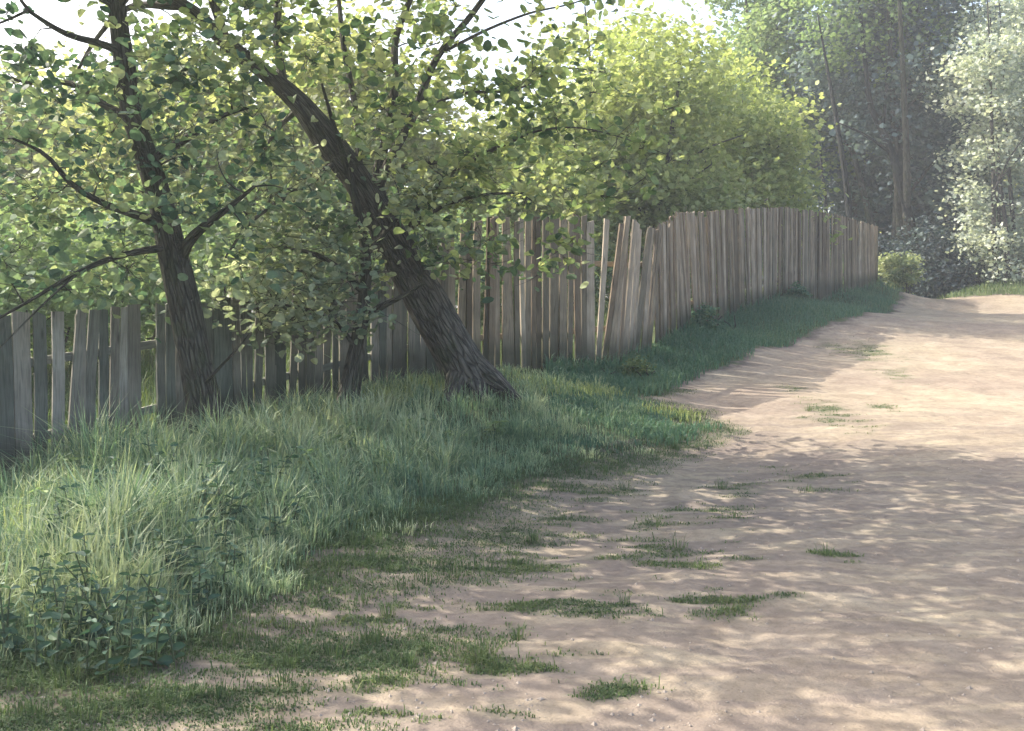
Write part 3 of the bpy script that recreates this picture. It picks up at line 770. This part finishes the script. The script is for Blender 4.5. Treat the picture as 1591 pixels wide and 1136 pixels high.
for (a_, b_, w_) in [(450, 660, 85), (520, 650, 60), (655, 610, 55), (600, 625, 40), (860, 606, 75), (1045, 645, 55), (95, 765, 50), (205, 735, 45), (290, 720, 40), (60, 850, 70), (400, 690, 50), (930, 612, 50)]:
    c_ = ground_at(a_, b_); r_ = w_ / F * c_[1]; m_ = int(420)
    lp.append(np.c_[c_[0] + rng.normal(0, r_ * .5, m_), c_[1] + rng.normal(0, r_ * .45, m_)])
lp = np.concatenate(lp); lp = lp[(fence_dist(lp[:, 0], lp[:, 1]) > .1) & (path_sd(lp[:, 0], lp[:, 1]) < .1)]
lp = np.c_[lp, gz(lp[:, 0], lp[:, 1])]
v2, q2, t2_ = blades(lp, rng.uniform(.08, .28, len(lp)) * np.interp(CX + F * lp[:, 0] / lp[:, 1], [0, 500, 900], [1.5, 1.05, .55]), .008, .4)
tt = np.clip(rng.normal(.5, .25, len(lp)), 0, 1)
tag(mesh_obj('young_grass', v2, [q2, t2_], M_YEL, face_attr={'tint': np.r_[tt, tt]}), 'bright yellow-green young grass around the trunk bases and along the verge', 'grass', kind='stuff')
# pale seed stalks rising from it
k = rng.choice(len(b), 2600, replace=False); k = k[(H[k] > .2)]
v, q, t = blades(b[k], H[k] * rng.uniform(1.05, 1.5, len(k)), .0055, .18)
tt = np.clip(rng.normal(.92, .08, len(k)), 0, 1)
tag(mesh_obj('seed_grass', v, [q, t], M_GRASS, face_attr={'tint': np.r_[tt, tt]}), 'pale dry grass stalks standing out of the tall verge grass', 'grass', kind='stuff')
# bank grass under the tall fence
def bank_d(x, y):
    s, fd = verge(x, y); n = noise2(x, y, .9, 51); px = CX + F * x / y
    tg = np.where(y < 14.2, np.clip((noise2(np.asarray(x) * .6, np.asarray(y) * 1.4, 2.2, 57) - .40) * 5, 0.04, 1), 1)
    return tg * np.clip((s + .1 + (n - .5) * .5) / .3, 0, 1) * (fd > .05) * (px > 850) * (px < 1410) * (fd < 6)
b = scatter(26000, .3, 14, 11, 37, bank_d)
n1 = noise2(b[:, 0], b[:, 1], .9, 52)
H = rng.uniform(.09, .2, len(b)) * np.where(b[:, 1] < 14.2, .5, 1) * (.6 + 1.0 * n1) * np.interp(fence_dist(b[:, 0], b[:, 1]), [0, .35, .8], [1.9, 1.3, 1])
v, q, t = blades(b, H, .013, .5)
tint = np.clip(.1 + .7 * n1 + rng.normal(0, .15, len(b)), 0, 1)
tag(mesh_obj('bank_grass', v, [q, t], M_BANK, face_attr={'tint': np.r_[tint, tint]}), 'short blue-green grass on the bank below the tall fence', 'grass', kind='stuff')
# meadow behind the fence
def back_d(x, y):
    return ((fence_dist(x, y) < -.15) & (np.abs(x) < y * .62 + 1)) * 1.0
b = scatter(16000, -16, 10, 10, 32, back_d)
n1 = noise2(b[:, 0], b[:, 1], .7, 62)
v, q, t = blades(b, rng.uniform(.15, .4, len(b)) * (.5 + n1), .02, .4)
tint = np.clip(.2 + .7 * n1 + rng.normal(0, .15, len(b)), 0, 1)
tag(mesh_obj('meadow_grass', v, [q, t], M_SHORT, face_attr={'tint': np.r_[tint, tint]}), 'sunlit grass of the plot behind the fence', 'grass', kind='stuff')
# trodden grass on the path
def pat_d(x, y): return np.maximum(patch_val(x, y) ** 1.7 * .9, creep(x, y) * .75) * (path_sd(x, y) > -.35)
b = scatter(84000, -4, 9, 4.0, 24, pat_d)
n1 = noise2(b[:, 0], b[:, 1], 2.2, 72)
H = rng.uniform(.006, .026, len(b)) * (.5 + 1.0 * n1) * (1 + 1.6 * np.clip(.5 - path_sd(b[:, 0], b[:, 1]), 0, .8)); H = np.where(rng.uniform(0, 1, len(b)) < .02, H * 3.5, H)
ct_ = scatter(170, -3.5, 8, 4.2, 16, pat_d)                        # little tufts standing up out of the mats
nt_ = rng.integers(14, 34, len(ct_)); it_ = np.repeat(np.arange(len(ct_)), nt_)
of_ = rng.normal(0, .022, (len(it_), 2)) * rng.uniform(.6, 2, len(ct_))[it_][:, None]
bt_ = np.c_[ct_[it_, :2] + of_, ct_[it_, 2]]
H = np.r_[H, rng.uniform(.04, .13, len(it_)) * rng.uniform(.5, 1.2, len(ct_))[it_]]; nb1 = len(b); b = np.r_[b, bt_]; n1 = noise2(b[:, 0], b[:, 1], 2.2, 72)
dirs = np.r_[np.full(nb1, np.nan), np.arctan2(of_[:, 1], of_[:, 0])]
v, q, t = blades(b, H, np.r_[np.full(nb1, .0065), np.full(len(bt_), .005)], np.r_[np.full(nb1, .9), np.full(len(bt_), .6)], dirs=dirs)
tint = np.clip(.15 + .7 * n1 + rng.normal(0, .18, len(b)) - .3 * np.clip(creep(b[:, 0], b[:, 1]), 0, 1), 0, 1)
tag(mesh_obj('trodden_grass', v, [q, t], M_SHORT, face_attr={'tint': np.r_[tint, tint]}), 'thin patches of trodden grass on the sandy path', 'grass', kind='stuff')
# right bank beyond the crest and its rough grass
def rb_d(x, y):
    return ((path_sd(x, y) < .1) & (x > 14.6)) * noise2(x, y, .6, 81)
b = scatter(7000, 14.6, 26, 34.5, 42, rb_d)
v, q, t = blades(b, rng.uniform(.08, .3, len(b)), .03, .5)
tint = np.clip(rng.normal(.45, .25, len(b)), 0, 1)
tag(mesh_obj('mound_grass', v, [q, t], M_SHORT, face_attr={'tint': np.r_[tint, tint]}), 'sparse grass on the earth mound past the crest of the path', 'grass', kind='stuff')
# grit and small stones, fallen leaves
def st_d(x, y): return (path_sd(x, y) > .05) * (.25 + .75 * (noise2(x, y, 1.1, 91) > .5))
b = scatter(9000, -5, 12, 3.8, 22, st_d)
oct_v = np.array([(1, 0, 0), (0, 1, 0), (-1, 0, 0), (0, -1, 0), (.1, .1, .7), (0, 0, -.7)])
oct_f = np.array([(0, 1, 4), (1, 2, 4), (2, 3, 4), (3, 0, 4), (1, 0, 5), (2, 1, 5), (3, 2, 5), (0, 3, 5)])
sz = rng.gamma(2.0, .0028, len(b)).clip(.002, .016)
v = b[:, None, :] + oct_v[None] * sz[:, None, None] * rng.uniform(.6, 1.3, (len(b), 6, 1))
f = (np.arange(len(b))[:, None, None] * 6 + oct_f[None]).reshape(-1, 3)
tag(mesh_obj('gravel', v.reshape(-1, 3), [f], plain_mat('pebble', (.22, .185, .15), (.33, .28, .225), 9)), 'small stones and grit strewn over the path', 'gravel', kind='stuff')
# ------------------------------------------------------------------ weeds in the verge
def make_weed(name, label, px, py, h, mat, group, pairs=9, lw=.05, stems=3):
    c = ground_at(px, py); root = empty(name, c, label, 'weed', group)
    tb = Tubes(); cen, ax = [], []
    for sidx in range(stems):
        hh = h * rng.uniform(.75, 1.05); off = rng.normal(0, .04, 2); tip = rng.normal(0, .07, 2)
        p = np.array([[off[0], off[1], -.03], [off[0] + tip[0] * .3, off[1] + tip[1] * .3, hh * .5], [off[0] + tip[0], off[1] + tip[1], hh]])
        q, r = tb.add(p, [.006, .005, .0025], segs=6, step=.05)
        for i in range(pairs):
            u = .18 + .82 * i / (pairs - 1); k = min(len(q) - 1, int(u * (len(q) - 1)))
            for sgn in (-1, 1):
                th = i * 1.57 + sidx + (math.pi if sgn > 0 else 0) + rng.normal(0, .25)
                cen.append(q[k]); ax.append((math.cos(th), math.sin(th), rng.normal(.05, .2), lw * (1.25 - .6 * u) * rng.uniform(.8, 1.2)))
    tb.build('stem', mat_stem, root, np.zeros(3))
    cen = np.array(cen); ax = np.array(ax); a = ax[:, :3] / np.linalg.norm(ax[:, :3], axis=1)[:, None]; sz = ax[:, 3]
    nr = np.array([0, 0, 1.]) - a * a[:, 2:3]; nr /= np.linalg.norm(nr, axis=1)[:, None]; sd_ = np.cross(nr, a)
    T = LEAF * np.array([.8, 1.15, 1.5])
    nr = nr + rng.normal(0, .55, nr.shape); nr -= a * (nr * a).sum(1)[:, None]; nr /= np.linalg.norm(nr, axis=1)[:, None]; sd_ = np.cross(nr, a)
    v = cen[:, None] + sz[:, None, None] * (T[None, :, 0, None] * sd_[:, None] + T[None, :, 1, None] * a[:, None] + T[None, :, 2, None] * nr[:, None])
    f = (np.arange(len(cen))[:, None, None] * 8 + np.array([(0, 1, 2, 3, 4), (0, 4, 5, 6, 7)])[None]).reshape(-1, 5)
    mesh_obj('foliage', v.reshape(-1, 3), [f], mat, root, face_attr={'tint': np.repeat(np.clip(rng.normal(.5, .25, len(cen)), 0, 1), 2)})
    return root
mat_stem = plain_mat('weed_stem', (.05, .075, .035), (.09, .11, .05))
weeds = [(245, 800, .62), (150, 810, .5), (190, 830, .5), (420, 775, .5), (330, 830, .55), (300, 850, .5), (365, 850, .55), (230, 870, .45), (270, 930, .42), (140, 960, .42), (60, 980, .36), (180, 1000, .36),
         (420, 860, .36), (455, 830, .34), (90, 900, .46), (120, 1010, .34), (230, 990, .34), (20, 1020, .34), (300, 960, .34), (380, 900, .3), (60, 1040, .3), (200, 1040, .26), (480, 790, .3), (560, 770, .25), (110, 860, .45), (165, 890, .42), (345, 890, .38), (405, 815, .42), (210, 930, .36), (90, 1000, .32), (150, 1050, .28), (250, 1035, .26), (330, 930, .3)]
for i, (a, bb, h) in enumerate(weeds):
    make_weed('verge_weed', 'dark green leafy weed standing in the tall grass at the left', a, bb, h, M_WEED, 'dark leafy weeds in the tall grass', pairs=8 if h > .4 else 6, lw=.085 if h > .4 else .065, stems=3 if h > .3 else 2)

for i, (a, bb, h) in enumerate([(430, 690, .3), (560, 700, .26), (640, 690, .24), (480, 745, .3), (350, 770, .32), (700, 700, .2), (600, 750, .2), (410, 740, .3), (280, 760, .34), (520, 720, .26), (770, 680, .16), (120, 780, .36), (70, 830, .36)]):
    make_weed('broadleaf_weed', 'pale green broad-leaved weed among the grass before the trunks', a, bb, h, M_MIDG, 'pale broad-leaved weeds', pairs=4, lw=.12, stems=3)
# ------------------------------------------------------------------ shrubs and background trees
def ball_clusters(n, c, r, mind, hollow=1 / 2.0, low=None):
    out = []
    for _ in range(n * 20):
        d = rng.normal(0, 1, 3); d /= np.linalg.norm(d); d *= rng.uniform(0, 1) ** hollow
        d *= .66 + .66 * vnoise(d * 2.6 + np.array(c) * 3.1)
        p = np.array(c) + d * np.array(r)
        if low is not None and p[2] < low: continue
        if out and np.min(((np.array(out) - p) ** 2).sum(1)) < mind * mind: continue
        out.append(p)
        if len(out) >= n: break
    return np.array(out)
def back_tree(name, label, base, h, rx, lmat, bmat, group=None, stems=1, ncl=170, nleaf=70, lsize=.22, spread=.5, cfrac=.62, tr=.16, cz=None, cat='tree', tints=(.5, .25), low=.18, stem_h=.85):
    base = np.asarray(base, float); o = base.copy()
    limbs = []
    for sidx in range(stems):
        off = rng.normal(0, .35 if stems > 1 else .02, 2); le = rng.normal(0, .10, 2)
        n = 6; hs = np.linspace(-.2, h * stem_h, n)
        pts = np.array([[off[0] + le[0] * z + rng.normal(0, .06), off[1] + le[1] * z + rng.normal(0, .06), z] for z in hs])
        limbs.append((pts + base, np.linspace(tr, tr * .15, n)))
    for j in range(6):
        p, r = limbs[j % stems]; z = rng.uniform(.25, .65); k = z * (len(p) - 1); i0 = int(k)
        a = p[i0] + (p[i0 + 1] - p[i0]) * (k - i0); th = rng.uniform(0, 2 * math.pi); L = rx * rng.uniform(.5, .9)
        e = a + np.array([math.cos(th) * L, math.sin(th) * L, L * rng.uniform(.5, 1.1)])
        limbs.append((np.array([a, (a + e) / 2 + np.array([0, 0, .12 * L]), e]), np.array([r[i0] * .5, r[i0] * .3, .012])))
    c = base + np.array([0, 0, h * cfrac if cz is None else cz])
    cl = ball_clusters(ncl, c, (rx, rx, h * (1 - cfrac) * 1.04 if cz is None else h - cz), .28 * rx / 2, low=base[2] + h * low)
    return make_tree(name, label, cat, base, limbs, cl, nleaf, spread, lsize, lmat, bmat, group, segs=10, knobs=.12, tints=tints, detailed=False, twig_r=.016)
def gp(px, Y, dz=0.):
    x = (px - CX) / F * Y
    return np.array([x, Y, float(gz(np.array([x]), np.array([float(Y)]), False)[0]) + dz])
GB = 'trees behind the fence'
# lime green trees behind the tall fence
back_tree('lime_tree', 'broad yellow-green tree behind the tall fence, under the open sky', gp(1005, 27), 7.5, 2.5, M_YEL, M_BARKB, GB, ncl=230, nleaf=80, lsize=.19, spread=.42, cfrac=.52, low=.1)
back_tree('lime_tree', 'lower yellow-green tree behind the rounded top of the tall fence', gp(1140, 31), 7.2, 2.4, M_YEL, M_BARKB, GB, ncl=190, nleaf=80, lsize=.2, spread=.42, cfrac=.5, low=.1, tints=(.4, .25))
back_tree('lime_tree', 'yellow-green tree seen behind the sprays of the leaning tree', gp(845, 25), 6.4, 2.3, M_YEL, M_BARKB, GB, ncl=170, nleaf=75, lsize=.19, spread=.4, cfrac=.5, low=.1, tints=(.6, .25))
back_tree('lime_tree', 'loose feathery yellow-green tree rising highest behind the tall fence', gp(955, 30), 9.2, 2.2, M_YEL, M_BARKB, GB, ncl=110, nleaf=60, lsize=.18, spread=.34, cfrac=.6, low=.15, tints=(.6, .25), stem_h=.95)
# tall shaded grove tree beyond the crest
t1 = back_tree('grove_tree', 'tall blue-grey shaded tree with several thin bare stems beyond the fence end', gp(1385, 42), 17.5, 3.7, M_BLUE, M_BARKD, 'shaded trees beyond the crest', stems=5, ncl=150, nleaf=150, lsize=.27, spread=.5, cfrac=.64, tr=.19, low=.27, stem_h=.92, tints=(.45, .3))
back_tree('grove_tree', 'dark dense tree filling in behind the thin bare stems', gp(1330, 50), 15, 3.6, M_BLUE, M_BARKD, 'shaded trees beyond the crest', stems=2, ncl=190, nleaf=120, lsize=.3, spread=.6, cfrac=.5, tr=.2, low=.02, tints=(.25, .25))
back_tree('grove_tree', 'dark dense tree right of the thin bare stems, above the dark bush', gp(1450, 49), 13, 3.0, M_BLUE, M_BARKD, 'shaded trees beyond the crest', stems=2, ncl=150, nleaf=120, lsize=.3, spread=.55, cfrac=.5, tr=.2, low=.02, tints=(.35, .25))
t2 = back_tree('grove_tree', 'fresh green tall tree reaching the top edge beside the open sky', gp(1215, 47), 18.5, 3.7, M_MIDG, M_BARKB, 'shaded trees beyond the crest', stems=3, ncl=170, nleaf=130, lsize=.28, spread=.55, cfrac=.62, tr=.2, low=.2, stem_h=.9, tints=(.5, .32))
sl_l = [L_(l) for l in [
    [(1424, 420, 40, .20), (1420, 375, 40, .18), (1400, 290, 40, .155), (1385, 235, 40, .14), (1352, 160, 40, .11), (1344, 95, 40, .08), (1335, 0, 40, .05), (1330, -60, 40, .02)],
    [(1411, 420, 40.6, .19), (1408, 330, 40.6, .17), (1398, 220, 40.6, .14), (1418, 120, 40.6, .11), (1424, 20, 40.6, .08), (1430, -90, 40.6, .03)],
    [(1322, 410, 39, .13), (1318, 320, 39, .12), (1302, 200, 39, .09), (1286, 110, 39, .06), (1270, 20, 39, .02)],
    [(1385, 238, 40, .07), (1335, 205, 39.8, .05), (1300, 190, 39.6, .02)],
    [(1372, 200, 40, .06), (1378, 120, 39.8, .045), (1386, 20, 39.8, .02)],
    [(1284, 400, 39.4, .08), (1283, 320, 39.4, .07), (1276, 250, 39.4, .04), (1272, 200, 39.4, .015)]]]
c_sl = sample(60, [(tuple(P(1340, 20, 40)), (3.2, 1.5, 2.6), 1.0), (tuple(P(1430, 60, 40.5)), (1.6, 1.2, 2.2), .5)], lambda p: 1.0, .5)
make_tree('slender_tree', 'slender dark stems leaning apart in front of the shaded grove', 'tree', P(1424, 420, 40), sl_l, c_sl, 60, .42, .2, M_MIDG, M_STEM, 'shaded trees beyond the crest', segs=10, detailed=False, tints=(.4, .3))
# pale trees on the right
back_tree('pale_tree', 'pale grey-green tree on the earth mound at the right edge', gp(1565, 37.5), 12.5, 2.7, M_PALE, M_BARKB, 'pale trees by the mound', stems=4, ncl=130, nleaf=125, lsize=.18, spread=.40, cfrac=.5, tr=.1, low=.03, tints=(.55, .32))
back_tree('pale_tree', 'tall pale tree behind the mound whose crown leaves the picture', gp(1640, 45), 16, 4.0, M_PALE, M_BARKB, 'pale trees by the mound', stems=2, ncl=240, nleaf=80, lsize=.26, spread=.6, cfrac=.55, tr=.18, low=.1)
# shrubs
def shrub(label, base, h, rx, mat, ncl, lsize, tints=(.5, .25), group=None, nleaf=60, name='shrub'):
    return back_tree(name, label, base, h, rx, mat, M_BARKB, group, stems=3, ncl=ncl, nleaf=nleaf, lsize=lsize, spread=rx * .2, cfrac=.5, tr=.03, cat='shrub', tints=tints, low=.02, stem_h=.7)
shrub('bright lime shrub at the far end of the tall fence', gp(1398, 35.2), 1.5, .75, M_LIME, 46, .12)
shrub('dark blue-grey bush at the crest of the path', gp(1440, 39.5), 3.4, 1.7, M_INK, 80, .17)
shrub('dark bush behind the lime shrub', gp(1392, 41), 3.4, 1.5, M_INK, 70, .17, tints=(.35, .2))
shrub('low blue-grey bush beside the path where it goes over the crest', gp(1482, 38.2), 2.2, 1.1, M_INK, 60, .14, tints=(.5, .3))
shrub('pale low bush on the mound beside the dark bush', gp(1545, 38), 3.0, 1.2, M_PALE, 70, .15)
shrub('bright yellow-green weed clump at the foot of the leaning panel', gp(985, 15.4, -.05), .34, .3, M_SHORT, 20, .05, name='weed_clump')
shrub('small green bush against the tall fence, nearest to the leaning panel', gp(1098, 20.0, -.05), .55, .3, M_BANK, 26, .06)
shrub('small green bush against the tall fence near its rounded top', gp(1238, 25.8, -.05), .6, .32, M_BANK, 26, .07)
hb = shrub('bushy green garden shrub close behind the fence at the far left', gp(20, 15.5), 2.6, 1.5, M_MIDG, 70, .14, tints=(.45, .25), group='garden shrubs behind the fence', name='garden_shrub')
for i, (px_, Y, sc, lb) in enumerate([(-150, 14, 1.0, 'garden shrub behind the fence, left of every other shrub'), (170, 17, 1.0, 'garden shrub behind the low fence near the slender tree'), (330, 19, 1.1, 'garden shrub behind the low fence between the slender and the young tree'),
        (480, 20, 1.0, 'garden shrub behind the low fence at the young tree'), (640, 20.5, 1.0, 'garden shrub behind the leaning trunk and the fence'), (770, 20, 1.1, 'garden shrub behind the tall fence beside the leaning trunk'),
        (900, 23, 1.1, 'garden shrub behind the tall fence left of its leaning panel'), (1010, 26, 1.2, 'garden shrub behind the leaning panel of the tall fence'), (1110, 29, 1.25, 'garden shrub behind the tall fence below the lime trees'),
        (1220, 34, 1.3, 'garden shrub behind the rounded top of the tall fence'), (1310, 38, 1.2, 'garden shrub behind the far end of the tall fence')]):
    copy_tree(hb, gp(px_, Y), rng.uniform(0, 6.28), sc * (.62 if px_ > 700 else 1), lb)
# pale trees behind the left fence, two kinds copied
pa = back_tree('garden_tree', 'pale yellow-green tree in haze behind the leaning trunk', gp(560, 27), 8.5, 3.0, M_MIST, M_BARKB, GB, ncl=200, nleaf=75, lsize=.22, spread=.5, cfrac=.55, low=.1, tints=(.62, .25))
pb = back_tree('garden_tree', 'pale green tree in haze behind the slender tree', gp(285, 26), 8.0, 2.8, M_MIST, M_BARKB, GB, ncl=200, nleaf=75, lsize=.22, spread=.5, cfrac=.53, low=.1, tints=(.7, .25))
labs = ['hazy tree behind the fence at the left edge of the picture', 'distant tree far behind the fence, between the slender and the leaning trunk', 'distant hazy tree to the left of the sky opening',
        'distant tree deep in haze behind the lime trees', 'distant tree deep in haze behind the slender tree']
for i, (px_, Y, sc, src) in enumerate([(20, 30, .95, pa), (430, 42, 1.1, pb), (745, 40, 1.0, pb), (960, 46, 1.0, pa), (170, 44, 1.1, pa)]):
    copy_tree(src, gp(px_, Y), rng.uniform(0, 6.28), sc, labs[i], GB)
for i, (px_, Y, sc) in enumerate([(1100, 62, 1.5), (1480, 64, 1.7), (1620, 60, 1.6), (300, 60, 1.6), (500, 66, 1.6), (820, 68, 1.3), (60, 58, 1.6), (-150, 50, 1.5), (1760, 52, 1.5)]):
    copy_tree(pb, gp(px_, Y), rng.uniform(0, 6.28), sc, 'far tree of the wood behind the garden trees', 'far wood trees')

# ------------------------------------------------------------------ air, sky, sun, camera
SUN_EL, SUN_AZ = 41.0, -62.0      # azimuth from +Y toward +X (negative: behind-left)
def haze(density):
    m, nt, nn, L = new_mat('haze_air')
    v = N(nt, 'ShaderNodeVolumePrincipled'); v.inputs['Color'].default_value = (.88, .94, 1, 1)
    v.inputs['Density'].default_value = density; v.inputs['Anisotropy'].default_value = .25
    o = N(nt, 'ShaderNodeOutputMaterial'); L.new(v.outputs[0], o.inputs['Volume'])
    x0, x1, y0, y1, z0, z1 = -155, 155, -65, 175, -2.5, 27
    V = [(x, y, z) for z in (z0, z1) for y in (y0, y1) for x in (x0, x1)]
    f = np.array([(0, 2, 3, 1), (4, 5, 7, 6), (0, 1, 5, 4), (2, 6, 7, 3), (0, 4, 6, 2), (1, 3, 7, 5)])
    tag(mesh_obj('haze', np.array(V), [f], m), kind='stuff')
haze(.0017)
w = bpy.data.worlds.new('World'); S.world = w; w.use_nodes = True
nt = w.node_tree; bg = nt.nodes['Background']
sky = nt.nodes.new('ShaderNodeTexSky'); sky.sky_type = 'NISHITA'; sky.sun_disc = False
sky.sun_elevation = math.radians(SUN_EL); sky.sun_rotation = math.radians(SUN_AZ)
sky.air_density = 1.0; sky.dust_density = 6.0; sky.ozone_density = 1.5
nt.links.new(sky.outputs[0], bg.inputs['Color']); bg.inputs['Strength'].default_value = .15
sl = bpy.data.lights.new('sun', 'SUN'); sl.energy = 2.8; sl.angle = math.radians(.3); sl.color = (1.0, .93, .82)
so = bpy.data.objects.new('sun', sl); COL.objects.link(so)
az, el = math.radians(SUN_AZ), math.radians(SUN_EL)
from mathutils import Vector
d = Vector((math.sin(az) * math.cos(el), math.cos(az) * math.cos(el), math.sin(el)))
so.rotation_euler = d.to_track_quat('Z', 'Y').to_euler(); so.location = (0, 0, 30)
cam = bpy.data.cameras.new('camera'); co = bpy.data.objects.new('camera', cam); COL.objects.link(co)
co.location = (0, 0, EYE); co.rotation_euler = (math.radians(90), 0, 0)
cam.sensor_width = 36; cam.lens = 36 * F / 1591; cam.shift_y = -(568 - HY) / 1591; cam.clip_start = .05; cam.clip_end = 1000
S.camera = co
S.view_settings.view_transform = 'Standard'; S.view_settings.look = 'None'; S.view_settings.exposure = 1.8; S.view_settings.gamma = 1
cy = S.cycles
cy.use_denoising = True; cy.max_bounces = 6; cy.diffuse_bounces = 3; cy.glossy_bounces = 1; cy.transmission_bounces = 4; cy.volume_bounces = 1
cy.use_adaptive_sampling = True; cy.adaptive_threshold = .02
cy.sample_clamp_indirect = 6
